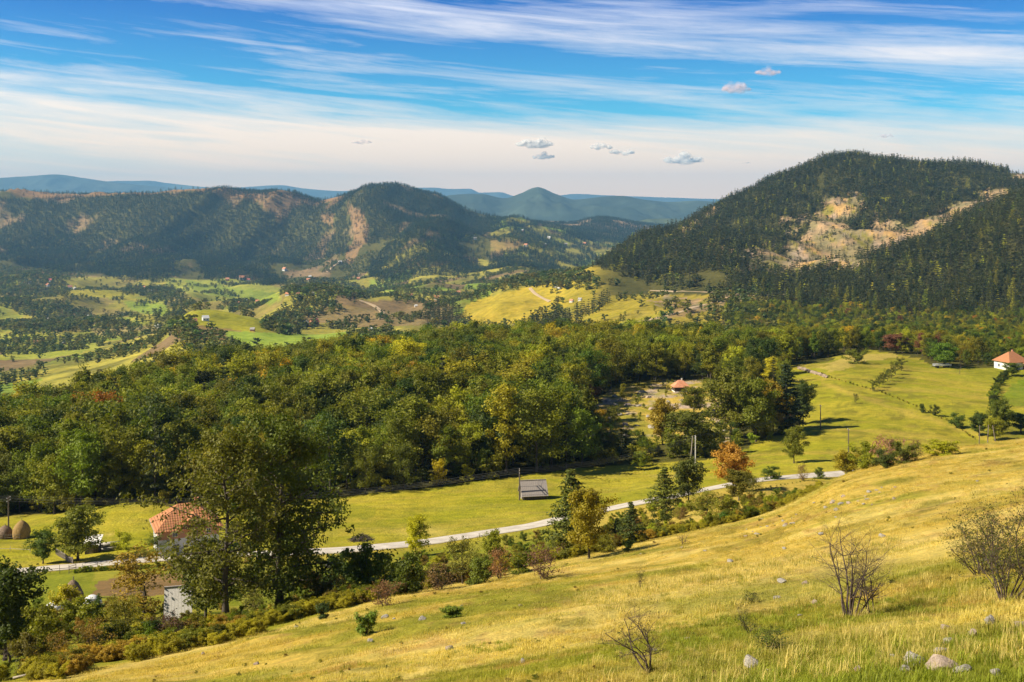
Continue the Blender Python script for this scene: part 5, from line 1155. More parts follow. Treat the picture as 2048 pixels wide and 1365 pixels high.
# ---------------------------------------------------------------- building materials
def tile_mat(name, a, b, rows=3.2):
    t = NT(name); v = t.coord((1, 1, 1)); w = t.n('ShaderNodeTexWave', wave_type='BANDS', bands_direction='X'); w.inputs['Scale'].default_value = .75; w.inputs['Distortion'].default_value = .1; t.l(v, w.inputs['Vector'])
    w2 = t.n('ShaderNodeTexWave', wave_type='BANDS', bands_direction='Z'); w2.inputs['Scale'].default_value = 1.0; t.l(v, w2.inputs['Vector'])
    f = t.noise(3, 6, .7); c = t.ramp(f, [(.25, a), (.75, b)]); c = t.mix(t.mr(w2.outputs[0], .0, .35, .45, 0), c, (a[0] * .5, a[1] * .5, a[2] * .5)); c = t.mix(t.mr(w.outputs[0], 0, .3, .35, 0), c, (a[0] * .5, a[1] * .5, a[2] * .5)); t.base(c)
    t.bump(t.math('ADD', w.outputs[0], w2.outputs[0]), .6, .06); return t.mat
M_TILE = tile_mat('orange_roof_tiles', (.36,.15,.07), (.53,.25,.13)); M_TILE2 = simple('old_orange_roof', (.42,.17,.09), (.68,.33,.20), .8, .3, .05)
def brick_mat():
    t = NT('orange_brick'); b = t.n('ShaderNodeTexBrick'); t.l(t.coord((1, 1, 1), rot=(math.pi / 2, 0, 0)), b.inputs['Vector']); b.inputs['Scale'].default_value = 3.2
    b.inputs['Color1'].default_value = (.42,.16,.08,1); b.inputs['Color2'].default_value = (.52,.22,.11,1); b.inputs['Mortar'].default_value = (.40,.34,.28,1); b.inputs['Mortar Size'].default_value = .03
    t.base(b.outputs[0]); return t.mat
M_BRICK = brick_mat(); M_PLASTER = simple('white_plaster', (.50,.52,.54), (.72,.73,.74), 1.2, .2, .02); M_WHITE = simple('whitewash', (.62,.62,.60), (.82,.81,.78), 1.5, .2, .02)
M_GLASS = NT('window_glass'); M_GLASS.base((.03,.05,.07)); M_GLASS.b.inputs['Roughness'].default_value = .15; M_GLASS = M_GLASS.mat
M_FRAME = simple('painted_window_frame', (.55,.56,.55), (.75,.75,.72), 4, 0); M_DOOR = simple('brown_door', (.10,.05,.03), (.18,.10,.05), 3, .3)
def plank_mat(name, a, b, sc=(4, 4, 4), rowd='X', freq=.85):
    t = NT(name); v = t.coord(); w = t.n('ShaderNodeTexWave', wave_type='BANDS', bands_direction=rowd); w.inputs['Scale'].default_value = freq; w.inputs['Distortion'].default_value = .15; t.l(v, w.inputs['Vector'])
    f = t.noise(2.6, 6, .7, t.coord(sc)); c = t.ramp(f, [(.25, a), (.7, b)]); c = t.mix(t.mr(w.outputs[0], 0, .12, .35, 0), c, (a[0] * .35, a[1] * .35, a[2] * .35)); t.base(c); t.bump(f, .4, .02); return t.mat
M_GREYP = plank_mat('weathered_grey_planks', (.17,.15,.14), (.42,.38,.37)); M_PALEP = plank_mat('pale_plank_roof', (.40,.39,.38), (.72,.70,.69), freq=1.1); M_DARKW = plank_mat('dark_old_boards', (.035,.028,.022), (.10,.08,.065))
M_FENCE = simple('fence_wood', (.08,.065,.055), (.24,.21,.18), 8, .4, .01); M_HAY = simple('hay', (.19,.12,.045), (.42,.29,.12), 9, 1.0, .12, stretch=(1, 1, .25)); M_HAYD = simple('old_grey_hay', (.12,.085,.06), (.30,.22,.16), 9, 1.0, .12, stretch=(1, 1, .25))
M_SHEET = simple('white_plastic_cover', (.62,.64,.66), (.84,.84,.85), 2, .8, .1, .4); M_LOG = simple('bleached_logs', (.30,.27,.24), (.56,.53,.50), 6, .6, .03); M_METAL = simple('dull_metal', (.25,.26,.27), (.42,.43,.44), 5, .1, .01, .5)
M_TYRE = simple('rubber', (.02,.02,.02), (.04,.04,.04), 6, 0); M_CABLE = simple('cable', (.10,.10,.11), (.16,.16,.17), 4, 0, rough=.5); M_POLE = simple('utility_pole_wood', (.09,.07,.055), (.20,.17,.14), 10, .3); M_CONC = simple('concrete_pole', (.45,.45,.45), (.62,.62,.62), 4, .2)

def hip_roof(mb, w, d, ze, zr, ov=.45, ridge=.35, th=.14):
    x, y, r = w / 2 + ov, d / 2 + ov, w * ridge / 2
    A, B, Cc, D = (-x, -y, ze), (x, -y, ze), (x, y, ze), (-x, y, ze); E, F = (-r, 0, zr), (r, 0, zr)
    mb.slab([A, B, F, E], th); mb.slab([Cc, D, E, F], th)
    mb.slab([B, Cc, F], th); mb.slab([D, A, E], th)
def gable_roof(mb, w, d, ze, zr, ov=.3, th=.12, cut=0):
    x, y = w / 2 + ov, d / 2 + ov; k = (zr - ze) / (d / 2); zo = ze - k * ov
    mb.slab([(-x, -y, zo), (x, -y, zo), (x, 0, zr), (-x, 0, zr)], th); mb.slab([(x, y, zo), (-x, y, zo), (-x, 0, zr), (x, 0, zr)], th)
def gable_walls(mb, w, d, h, zr, z0=0, t=.2):
    mb.box(-w/2, w/2, -d/2, -d/2 + t, z0, h); mb.box(-w/2, w/2, d/2 - t, d/2, z0, h)
    for s in (-1, 1):
        x0 = s * (w/2 - .002); x1 = s * (w/2 - t)
        P = [(-d/2 + t, z0), (d/2 - t, z0), (d/2 - t, h), (0, zr - .14), (-d/2 + t, h)]
        i = len(mb.v); mb.v += [(x0, a, b) for a, b in P] + [(x1, a, b) for a, b in P]; n = len(P)
        mb.f += [tuple(i + j for j in range(n)), tuple(i + n + j for j in reversed(range(n)))] + [(i + j, i + n + j, i + n + (j+1) % n, i + (j+1) % n) for j in range(n)]; mb.m += [0] * (n + 2)
def window(parent, x, z, y, w=.9, h=1.1, axis='y', s=-1):
    f = MB(); g = MB(); t = .07
    def bx(m, a0, a1, b0, b1, c0, c1): (m.box(a0, a1, b0, b1, c0, c1) if axis == 'y' else m.box(b0, b1, a0, a1, c0, c1))
    y0, y1 = sorted((y, y + s * .06))
    bx(f, x - w/2, x + w/2, y0, y1, z, z + t); bx(f, x - w/2, x + w/2, y0, y1, z + h - t, z + h); bx(f, x - w/2, x - w/2 + t, y0, y1, z + t, z + h - t); bx(f, x + w/2 - t, x + w/2, y0, y1, z + t, z + h - t); bx(f, x - t/2, x + t/2, y0, y1, z + t, z + h - t)
    y0, y1 = sorted((y, y + s * .025)); bx(g, x - w/2 + t, x - t/2, y0, y1, z + t, z + h - t); bx(g, x + t/2, x + w/2 - t, y0, y1, z + t, z + h - t)
    o = link('window', f.mesh('window', M_FRAME), parent=parent); link('pane', g.mesh('pane', M_GLASS), parent=o)
def root(name, u, v, ymin, ymax, rz, label, cat, group=None, dz=0, sc=None):
    X, Y, Zz = hit(u, v, ymin, ymax); return link(name, None, loc=(X, Y, Zz + dz), rz=math.radians(rz), label=label, cat=cat, group=group, scale=sc)

# farmhouse by the road
def farmhouse():
    o = root('farmhouse', 372, 1098, 150, 190, 24, 'two-storey farmhouse with orange tiled hip roof and pale blue-white lower wall', 'house', sc=(.87, .87, .87))
    W, D = 10.2, 8.4
    m = MB(); m.box(-W/2, W/2, -D/2, D/2, -1.6, 3.2); link('lower_wall', m.mesh('lower_wall', M_PLASTER), parent=o)
    m = MB(); m.box(-W/2 + .02, W/2 - .02, -D/2 + .02, D/2 - .02, 3.2, 5.0)
    gx, gw = .9, 2.3        # gable rising from the front wall
    i = len(m.v); P = [(gx - gw, 5.0), (gx + gw, 5.0), (gx, 6.7)]; m.v += [(a, -D/2 + .02, b) for a, b in P] + [(a, -D/2 + .25, b) for a, b in P]
    m.f += [(i, i+1, i+2), (i+5, i+4, i+3), (i, i+3, i+4, i+1), (i+1, i+4, i+5, i+2), (i+2, i+5, i+3, i)]; m.m += [0] * 5
    link('brick_wall', m.mesh('brick_wall', M_BRICK), parent=o)
    m = MB(); hip_roof(m, W, D, 4.75, 8.2, .7, .28, .16)
    rf = link('roof', m.mesh('roof', M_TILE), parent=o)
    m = MB(); yb = -1.4
    m.slab([(gx - gw - .4, -D/2 - .5, 4.78), (gx, -D/2 - .5, 6.95), (gx, yb, 6.95), (gx - gw - .4, -3.9, 4.78)][::-1], .13); m.slab([(gx + gw + .4, -D/2 - .5, 4.78), (gx, -D/2 - .5, 6.95), (gx, yb, 6.95), (gx + gw + .4, -3.9, 4.78)], .13)
    link('gable_roof', m.mesh('gable_roof', M_TILE), parent=rf)
    m = MB(); m.box(1.6, 2.2, .3, .9, 6.6, 8.7); m.box(1.52, 2.28, .22, .98, 8.7, 8.85); link('chimney', m.mesh('chimney', M_BRICK), parent=rf)
    m = MB(); m.box(-W/2 - .72, -W/2 - .6, -D/2 - .7, D/2 + .7, 4.55, 4.72); m.box(-W/2 - .6, -W/2 - .15, -D/2 + .1, -D/2 + .22, 0, 4.5) if False else None; link('gutter', m.mesh('gutter', M_METAL), parent=rf)
    for x in (-2.4, .9, 3.3): window(o, x, 3.55, -D/2 + .02, .8, .9)
    for x in (-2.2, .8, 3.4): window(o, x, 1.1, -D/2, 1.1, 1.2)
    for y in (-2, 1.6): window(o, y, 1.2, -W/2, .9, 1.1, 'x')
    m = MB(); m.box(-.95, -.15, -D/2 - .06, -D/2, -.4, 1.9) ; d = link('door', m.mesh('door', M_DOOR), parent=o); m = MB(); m.box(-.28, -.2, -D/2 - .12, -D/2 - .06, .7, .85); link('handle', m.mesh('handle', M_METAL), parent=d)
farmhouse()
def barn():
    o = root('plank_barn', 1066, 997, 170, 240, 10, 'small old barn with steep weathered grey plank roof on the mown meadow', 'barn')
    m = MB(); gable_walls(m, 4.5, 4.0, 1.25, 3.3, -.6); link('wall', m.mesh('wall', M_DARKW), parent=o)
    m = MB(); m.box(-2.25, 2.25, -2.0, 2.0, -1.0, -.02); link('stone_base', m.mesh('stone_base', STONE), parent=o)
    m = MB(); gable_roof(m, 4.5, 4.0, 1.35, 3.55, .35); link('roof', m.mesh('roof', M_GREYP), parent=o)
    m = MB(); m.box(-2.32, -2.26, -.5, .5, 0, 1.7); link('door', m.mesh('door', M_GREYP), parent=o)
    m = MB(); m.box(-2.6, 2.6, -.12, .12, 3.5, 3.6); link('ridge_board', m.mesh('ridge_board', M_GREYP), parent=o)
barn()
def plank_shed():
    o = root('plank_shed', 357, 1240, 90, 135, 15, 'low shed under a steep pale plank roof half hidden by beech leaves', 'shed')
    m = MB(); gable_walls(m, 2.0, 3.4, .8, 2.8, -.6); link('wall', m.mesh('wall', M_DARKW), parent=o)
    m = MB(); gable_roof(m, 2.0, 3.4, .85, 3.05, .22, .08); link('roof', m.mesh('roof', M_PALEP), parent=o)
    m = MB(); m.box(-1.25, 1.25, -.1, .1, 3.02, 3.11); link('ridge_board', m.mesh('ridge_board', M_GREYP), parent=o)
plank_shed()
def stone_hut():
    o = root('clearing_hut', 1361, 784, 290, 430, 6, 'small hut with orange hipped roof in the stony clearing', 'hut', sc=(.84, .84, .9))
    m = MB(); m.box(-2.9, 2.9, -2.3, 2.3, -1.2, .5); link('stone_base', m.mesh('stone_base', M_WHITE), parent=o)
    m = MB(); m.box(-2.85, -.6, -2.25, 2.25, .5, 2.1); m.box(-.6, .2, -1.7, 2.25, .5, 2.1); m.box(.2, 2.85, -2.25, 2.25, .5, 2.1); link('wall', m.mesh('wall', M_DARKW), parent=o)
    m = MB(); hip_roof(m, 5.8, 4.6, 2.0, 4.3, .5, .3, .12); rf = link('roof', m.mesh('roof', M_TILE2), parent=o)
    m = MB(); m.box(.3, .8, -.2, .3, 3.9, 4.9); link('chimney', m.mesh('chimney', M_WHITE), parent=rf)
    window(o, 1.5, 1.0, -2.25, .7, .7)
    m = MB(); m.box(-.5, .1, -1.76, -1.7, .5, 1.95); link('door', m.mesh('door', M_DOOR), parent=o)
stone_hut()
def white_house():
    o = root('white_house', 2022, 738, 380, 450, 20, 'white walled house with bright orange hip roof at the upper right meadow', 'house')
    m = MB(); m.box(-4.3, 4.3, -3.8, 3.8, -1.5, 3.0); link('wall', m.mesh('wall', M_WHITE), parent=o)
    m = MB(); hip_roof(m, 8.6, 7.6, 2.9, 6.4, .6, .25, .15); rf = link('roof', m.mesh('roof', M_TILE), parent=o)
    m = MB(); m.box(.9, 1.5, .2, .8, 5.2, 6.9); link('chimney', m.mesh('chimney', M_BRICK), parent=rf)
    m = MB(); m.slab([(1.2, -6.4, 1.9), (5.4, -6.4, 1.9), (5.4, -3.6, 3.1), (1.2, -3.6, 3.1)], .12); pr = link('porch_roof', m.mesh('porch_roof', M_TILE2), parent=o)
    for x in (1.4, 3.3, 5.2): m = MB(); m.box(x - .08, x + .08, -6.2, -6.04, -1.5, 1.85); link('post', m.mesh('post', M_FENCE), parent=pr)
    for x in (-2.6, -.3): window(o, x, .8, -3.8, 1.0, 1.2)
    for y in (-1.8, 1.4): window(o, y, .8, -4.3, .9, 1.2, 'x')
    m = MB(); m.box(1.9, 2.8, -3.86, -3.8, -.6, 1.5); link('door', m.mesh('door', M_DOOR), parent=o)
white_house()
def dark_shed():
    o = root('tool_shed', 186, 1106, 150, 190, 5, 'tiny dark shed with white sheet roof behind the maple', 'shed')
    m = MB(); m.box(-1.0, 1.0, -.9, .9, -.4, 1.45); link('wall', m.mesh('wall', M_DARKW), parent=o)
    m = MB(); m.slab([(-1.25, -1.2, 1.5), (1.25, -1.2, 1.5), (1.25, 1.15, 2.5), (-1.25, 1.15, 2.5)], .08); link('roof', m.mesh('roof', M_WHITE), parent=o)
    m = MB(); m.box(-.35, .35, -.96, -.9, 0, 1.3); link('door', m.mesh('door', M_FENCE), parent=o)
dark_shed()
def log_pile():
    o = root('log_pile', 218, 1100, 150, 190, 25, 'heap of bleached round logs lying left of the farmhouse', 'log pile'); R = random.Random(3)
    for i, (y, z) in enumerate(((-.5, .3), (.15, .32), (.8, .28), (-.2, .85), (.45, .83))):
        m = MB(); L = R.uniform(1.6, 2.1); r = R.uniform(.26, .34); m.tube([(-L, y, z), (0, y + .03, z + .02), (L, y, z)], [r, r * .95, r * .9], 10); link('log', m.mesh('log', M_LOG, True), parent=o)
log_pile()
def haystack(u, v, wpx, hpx, mat, label, ymin, ymax, pole=True, kind='haystack', flat=1):
    X, Y, Zz = hit(u, v, ymin, ymax); r = wpx / FPX * Y / 2; h = hpx / FPX * Y; R = random.Random(int(u)); m = MB()
    m.lathe([(r * .86, -.3), (r * .95, h * .12), (r, h * .3), (r * .95, h * .5), (r * .78, h * .7), (r * .5, h * .87), (r * .22, h * .97), (.02, h)], 26, .07, R)
    o = link(kind, None, loc=(X, Y, Zz), label=label, cat=kind.replace('_', ' ')); link('hay', m.mesh('hay', mat, True), parent=o)
    if pole: m = MB(); m.tube([(0, 0, h * .8), (.05, 0, h * 1.12)], .05, 5); link('pole', m.mesh('pole', M_FENCE), parent=o)
haystack(43, 1077, 33, 36, M_HAY, 'golden-brown haystack, the taller of the pair behind the rail fence', 150, 200)
haystack(10, 1077, 30, 26, M_HAYD, 'grey-brown haystack, the shorter of the pair at the left border', 150, 200)
haystack(146, 1218, 40, 58, M_HAYD, 'pointed dark haystack behind the yellow-green bushes', 100, 150)
haystack(184, 1216, 38, 26, M_SHEET, 'rounded hay heap under a white plastic cover beside the dark rail fence', 100, 150, False, 'covered_hay')
haystack(108, 1226, 40, 22, M_SHEET, 'low hay heap under a white cover half hidden by bushes', 100, 150, False, 'covered_hay')
def brush_pile():
    X, Y, Zz = hit(723, 1082, 150, 200); R = random.Random(9); m = MB()
    for i in range(150):
        a = R.uniform(0, 6.28); r = 1.6 * R.random() ** .6; h = 1.25 * (1 - r / 1.9) * R.random(); L = R.uniform(.6, 1.7); b = R.gauss(.4, .9); x, y = math.cos(a) * r * 1.15, math.sin(a) * r * .8
        q = Vector((math.cos(b) * L / 2, math.sin(b) * L / 2, R.uniform(-.1, .35) * L)); m.tube([Vector((x, y, h + .1)) - q, Vector((x, y, h + .12 + R.uniform(0, .1))), Vector((x, y, h + .1)) + q], [.045, .035, .015], 4, cap=False)
    link('brush_pile', m.mesh('brush_pile', BARK), loc=(X, Y, Zz), label='heap of grey cut branches on the meadow by the road', cat='brush pile')
brush_pile()
def fallen_branch():
    X, Y, Zz = hit(80, 1358, 30, 80); m = MB(); m.tube([(-1.6, 0, .05), (-.8, .1, .2), (.1, .3, .3), (1.2, .35, .42)], [.07, .06, .045, .02], 6); m.tube([(-.75, .1, .2), (-.5, 0, .5)], [.04, .02], 5); m.tube([(.1, .3, .3), (.6, .1, .25)], [.03, .012], 5)
    link('fallen_branch', m.mesh('fallen_branch', BARK_PALE, True), loc=(X, Y, Zz), label='pale dead branch lying at the bottom left of the slope', cat='branch')
    m = MB(); m.tube([(0, 0, 0), (.3, 0, 1.0), (.9, .1, 2.0), (1.2, .1, 2.9)], [.09, .07, .05, .02], 6); X, Y, Zz = hit(2, 1250, 60, 110)
    link('dead_branch', m.mesh('dead_branch', BARK_PALE, True), loc=(X - .4, Y - 1.2, Zz), label='bleached bare branch sticking up in front of the dark corner tree', cat='branch')
fallen_branch()
def trailer():
    o = root('farm_trailer', 1884, 736, 380, 450, 3, 'flat white farm trailer parked under the bright green tree', 'trailer')
    m = MB(); m.box(-3.1, 3.1, -1.1, 1.1, .75, .95); link('bed', m.mesh('bed', M_METAL), parent=o)
    m = MB(); m.box(-3.1, 3.1, -1.13, -1.07, .95, 1.5); m.box(-3.1, 3.1, 1.07, 1.13, .95, 1.5); link('side_panel', m.mesh('side_panel', M_WHITE), parent=o)
    for x in (-2, 2):
        for s in (-1, 1):
            w = MB(); w.tube([(x, s * .85, .45), (x, s * 1.1, .45)], .45, 14); link('wheel', w.mesh('wheel', M_TYRE), parent=o)
    m = MB(); m.tube([(-3.1, 0, .8), (-4.6, 0, .55)], .05, 6); link('drawbar', m.mesh('drawbar', M_METAL), parent=o)
trailer()

# ---------------------------------------------------------------- fences
def fence(name, pts, ymin, ymax, label, step=2.0, h=1.1, rails=2, post_w=.09, pickets=False, mat=None, lean=.04):
    P = [Vector(hit(a, b, ymin, ymax)) for a, b in pts]; o = link(name, None, loc=P[0], label=label, cat='fence'); R = random.Random(len(pts) + int(pts[0][0])); Q = []
    for a, b in zip(P[:-1], P[1:]):
        n = max(1, int((b - a).length / step))
        for i in range(n): q = a.lerp(b, i / n); Q.append(Vector((q.x, q.y, float(H(q.x, q.y)))) - P[0])
    Q.append(P[-1] - P[0]); mat = mat or M_FENCE
    tops = []
    for q in Q[:100]:
        t = q + Vector((R.gauss(0, lean), R.gauss(0, lean), h * R.uniform(.9, 1.15))); tops.append(t); m = MB(); m.tube([q - Vector((0, 0, .2)), t], [post_w / 2, post_w / 2.3], 6); link('post', m.mesh('post', mat), parent=o)
    if rails:
        for k in range(rails):
            m = MB(); f = (k + .75) / (rails + .25)
            for a, b, c, d in zip(Q[:-1], Q[1:], tops[:-1], tops[1:]):
                m.tube([a.lerp(c, f) + Vector((0, -.06, R.uniform(-.04, .04))), b.lerp(d, f) + Vector((0, -.06, R.uniform(-.04, .04)))], .035, 5)
            link('rail', m.mesh('rail', mat), parent=o)
    if pickets:
        m = MB()
        for a, b in zip(Q[:-1], Q[1:]):
            n = max(1, int((b - a).length / .22))
            for i in range(n): q = a.lerp(b, i / n); m.box(q.x - .045, q.x + .045, q.y - .09, q.y - .06, q.z - .05, q.z + h * R.uniform(.85, 1))
        link('pickets', m.mesh('pickets', mat), parent=o)
fence('rail_fence', [(-30,1082),(10,1080),(40,1080),(66,1074)], 150, 200, 'weathered rail fence in front of the two haystacks', 2.0, 1.0, 2)
fence('picket_fence', [(112,1108),(124,1116),(135,1123),(146,1128)], 145, 185, 'grey picket fence between the round tree and the maple', 1.6, 1.0, 2, pickets=True, mat=M_GREYP)
fence('rail_fence', [(85,1240),(130,1232),(170,1226),(200,1222),(230,1214),(262,1206),(292,1200)], 100, 150, 'dark rail fence running past the covered hay heaps', 1.6, 1.25, 4)
fence('wire_fence_posts', [(60,1155),(82,1152),(120,1148),(165,1143),(195,1138),(235,1130)], 130, 165, 'thin fence posts on the garden side of the road', 3.0, 1.1, 1, .07)
fence('wooden_gate', [(138,1148),(152,1146)], 130, 165, 'small plank gate by the garden corner at the road', .9, 1.2, 3)
fence('rail_fence', [(-10,1104),(20,1103),(60,1105)], 150, 185, 'low pale rail fence below the haystacks', 2.0, .8, 1, mat=M_LOG)
fence('field_posts', [(1958,905),(1975,898),(1992,890)], 150, 260, 'leaning grey fence posts at the corner beyond the slope crest', 4, 2.6, 0, .14, lean=.35)
def dry_wall():
    pts = [(1597,738),(1612,742),(1628,748),(1642,752),(1655,757)]; R = random.Random(5); o = None
    P = [Vector(hit(a, b, 300, 480)) for a, b in pts]; m = MB(); L0 = P[0]
    for a, b in zip(P[:-1], P[1:]):
        n = int((b - a).length / .55)
        for i in range(n):
            q = a.lerp(b, i / n) - L0
            for k in range(2):
                s = R.uniform(.25, .5); M = Matrix.Translation(q + Vector((R.gauss(0, .12), R.gauss(0, .2), .2 + k * .35))) @ Euler((R.random(), R.random(), R.random() * 3)).to_matrix().to_4x4(); m.box(-s, s, -s * .7, s * .7, -s * .5, s * .5, M)
    link('stone_wall', m.mesh('stone_wall', STONE_P), loc=L0, label='tumbled dry stone wall at the left of the right meadow', cat='wall')
dry_wall()

# ---------------------------------------------------------------- power line
def pole(u, v, hm, label, mat=None, arms=2, ymin=150, ymax=460):
    X, Y, Zz = hit(u, v, ymin, ymax); o = link('utility_pole', None, loc=(X, Y, Zz), label=label, cat='utility pole', group=None)
    m = MB(); m.tube([(0, 0, -.3), (0, 0, hm)], [.15, .10], 8); link('shaft', m.mesh('shaft', mat or M_POLE), parent=o); at = []
    for k in range(arms):
        z = hm - .25 - k * .55; m = MB(); m.box(-.06, .06, -.75, .75, z, z + .1)
        link('crossarm', m.mesh('crossarm', M_FENCE), parent=o)
        for s in (-.65, .65):
            c = MB(); c.tube([(0, s, z + .1), (0, s, z + .25)], [.05, .03], 6); link('insulator', c.mesh('insulator', M_WHITE), parent=o); at.append(Vector((X, Y + s, Zz + z + .25)))
    return at
PA = pole(-150, 1052, 7, 'wooden pole beyond the left border', arms=2)
PB = pole(1039, 1001, 6.0, 'wooden utility pole standing at the left end of the plank barn')
PC = pole(1391, 938, 7.2, 'white concrete utility pole behind the round olive tree', M_CONC, 2, 220, 300)
PD = pole(1641, 859, 6.2, 'dark utility pole alone on the right meadow', None, 1)
PE = pole(1697, 909, 5.6, 'thin leaning utility pole near the slope-top hedge', None, 1)
PG = pole(17, 1066, 6.4, 'wooden utility pole behind the haystacks', None, 2)
m = MB(); X, Y, Zz = hit(1378, 938, 220, 300); m.tube([(0, 0, -.2), (.5, 0, 3.6), (.8, 0, 7.2)], [.14, .11, .09], 7); link('prop_pole', m.mesh('prop_pole', BARK_PALE), loc=(X, Y, Zz), label='pale leaning prop next to the white concrete pole', cat='utility pole')
def cables(A, B, sag, lab):
    for k in range(min(len(A), len(B))):
        a, b = A[k], B[k]; m = MB(); pts = [a.lerp(b, t / 16) - a - Vector((0, 0, sag * 4 * (t / 16) * (1 - t / 16))) for t in range(17)]; m.tube(pts, .014, 4, cap=False)
        link('power_cable', m.mesh('power_cable', M_CABLE), loc=a, label=lab, cat='cable', group='cables of the power line')
cables(PG, PB, 2.6, 'sagging cable from the haystack pole to the barn pole')
cables(PA, PG, .6, 'cable leading left from the haystack pole')
cables(PB, PC, 1.4, 'cable between the barn pole and the white concrete pole')
cables(PC, PD, 1.2, 'cable from the white concrete pole to the meadow pole')

# ---------------------------------------------------------------- houses scattered through the valley
M_RRED = simple('red_sheet_roof', (.34,.09,.07), (.46,.16,.12), .3, 0); M_RGREY = simple('grey_roof', (.30,.29,.28), (.45,.43,.41), .3, 0); M_RWHITE = simple('pale_metal_roof', (.62,.63,.64), (.78,.78,.78), .3, 0)
RM = {'orange': M_TILE2, 'red': M_RRED, 'grey': M_RGREY, 'white': M_RWHITE}
HS = [ # u, base row, width px, roof, label
 (411,642,14,'white','white roofed farmhouse on top of the green knoll'), (388,646,12,'orange','brown roofed house left of the knoll farmhouse'), (628,651,18,'red','long house with crimson roof below the wooded hump'), (610,652,14,'grey','grey shed left of the crimson roof'),
 (741,662,9,'white','pale barn just above the centre treetops'), (777,662,9,'white','white gabled cottage just above the centre treetops'), (873,600,11,'orange','brick house on the hillside above the dark pine copse'), (917,588,8,'orange','small house high on the hillside by the dirt bank'), (832,614,6,'white','tiny house alone on the brown pasture'),
 (1112,575,8,'grey','hay barn in the yellow pasture near the mountain foot'), (1118,580,7,'white','white cottage in the yellow pasture near the mountain foot'), (1143,605,8,'orange','small house among bushes below the yellow pasture'), (1160,602,8,'grey','grey house among bushes below the yellow pasture'), (1125,549,9,'orange','wooden house high on the sunny spur'),
 (300,586,8,'white','white farmhouse at the foot of the dark forest'), (95,574,9,'orange','orange roofed house in the left hillside hamlet'), (101,564,8,'red','pink-red house above the left hillside hamlet'), (60,568,6,'white','white house at the far left hillside'), (140,578,9,'orange','orange house by the bright field'), (150,580,7,'grey','grey barn by the bright field'),
 (289,577,6,'orange','orange house between copses'), (315,576,7,'white','white house between copses'), (455,562,8,'orange','left house of the hamlet on the green field'), (484,560,11,'orange','middle house of the hamlet on the green field'), (497,563,7,'red','right house of the hamlet on the green field'), (178,636,7,'white','white house above the dark left wood'),
 (490,604,9,'white','white church-like house in the valley village'), (476,608,7,'orange','orange house left of the white village house'), (515,606,8,'orange','orange house right of the white village house'), (575,592,9,'orange','pink house in the valley village row'), (596,592,8,'orange','orange house in the middle of the village row'), (625,590,8,'grey','grey house ending the village row'),
 (72,688,9,'orange','orange roofed farmhouse in the left meadow'), (128,689,7,'grey','small grey barn alone in the left meadow'), (315,656,9,'white','white tent-shaped barn left of the knoll'), (569,542,9,'orange','terracotta house under the wooded gorge'), (617,563,8,'orange','orange house on the road below the gorge'), (620,556,6,'white','white house on the road below the gorge'),
 (680,527,7,'white','pale house at the foot of the bare gully'), (717,560,7,'orange','orange house left of the dark wooded hill'), (718,552,6,'white','white house left of the dark wooded hill'), (1045,463,5,'white','white house on the crest pasture'), (950,480,7,'grey','grey farm on the far slope'), (1098,478,6,'white','white house high on the right far slope'), (1052,494,8,'orange','orange farm on the sunlit far slope'), (1090,492,6,'white','white farm on the sunlit far slope'), (1132,491,6,'grey','grey roof near the cone hill'), (1170,491,8,'orange','orange roof near the cone hill'),
 (505,663,10,'grey','low hay barn on the right side of the knoll'), (820,595,10,'orange','long orange roof beside the valley road'), (98,640,6,'grey','grey hut among the left copses'), (238,1,0,None,'')]
for u_, v_, w_, rc, lab in HS:
    if not rc: continue
    X, Y, Zz = hit(u_, v_, 620, 7000); W = w_ / FPX * Y; D = W * .8; h = W * .42; R = random.Random(int(u_ * 7 + v_)); o = link('valley_house', None, loc=(X, Y, Zz), rz=R.uniform(-.7, .7), label=lab, cat='house')
    m = MB(); gable_walls(m, W * .86, D * .86, h, h + W * .32, -W * .25, W * .06); link('wall', m.mesh('wall', M_WHITE if R.random() < .75 else M_BRICK), parent=o)
    m = MB(); gable_roof(m, W * .86, D * .86, h + .1, h + W * .36, W * .05, W * .03); link('roof', m.mesh('roof', RM[rc]), parent=o)
    for x in (-.22, .22): g = MB(); g.box(W * x - W * .06, W * x + W * .06, -D * .43 - .06, -D * .43 + .05, h * .35, h * .75); link('window', g.mesh('window', M_GLASS), parent=o)

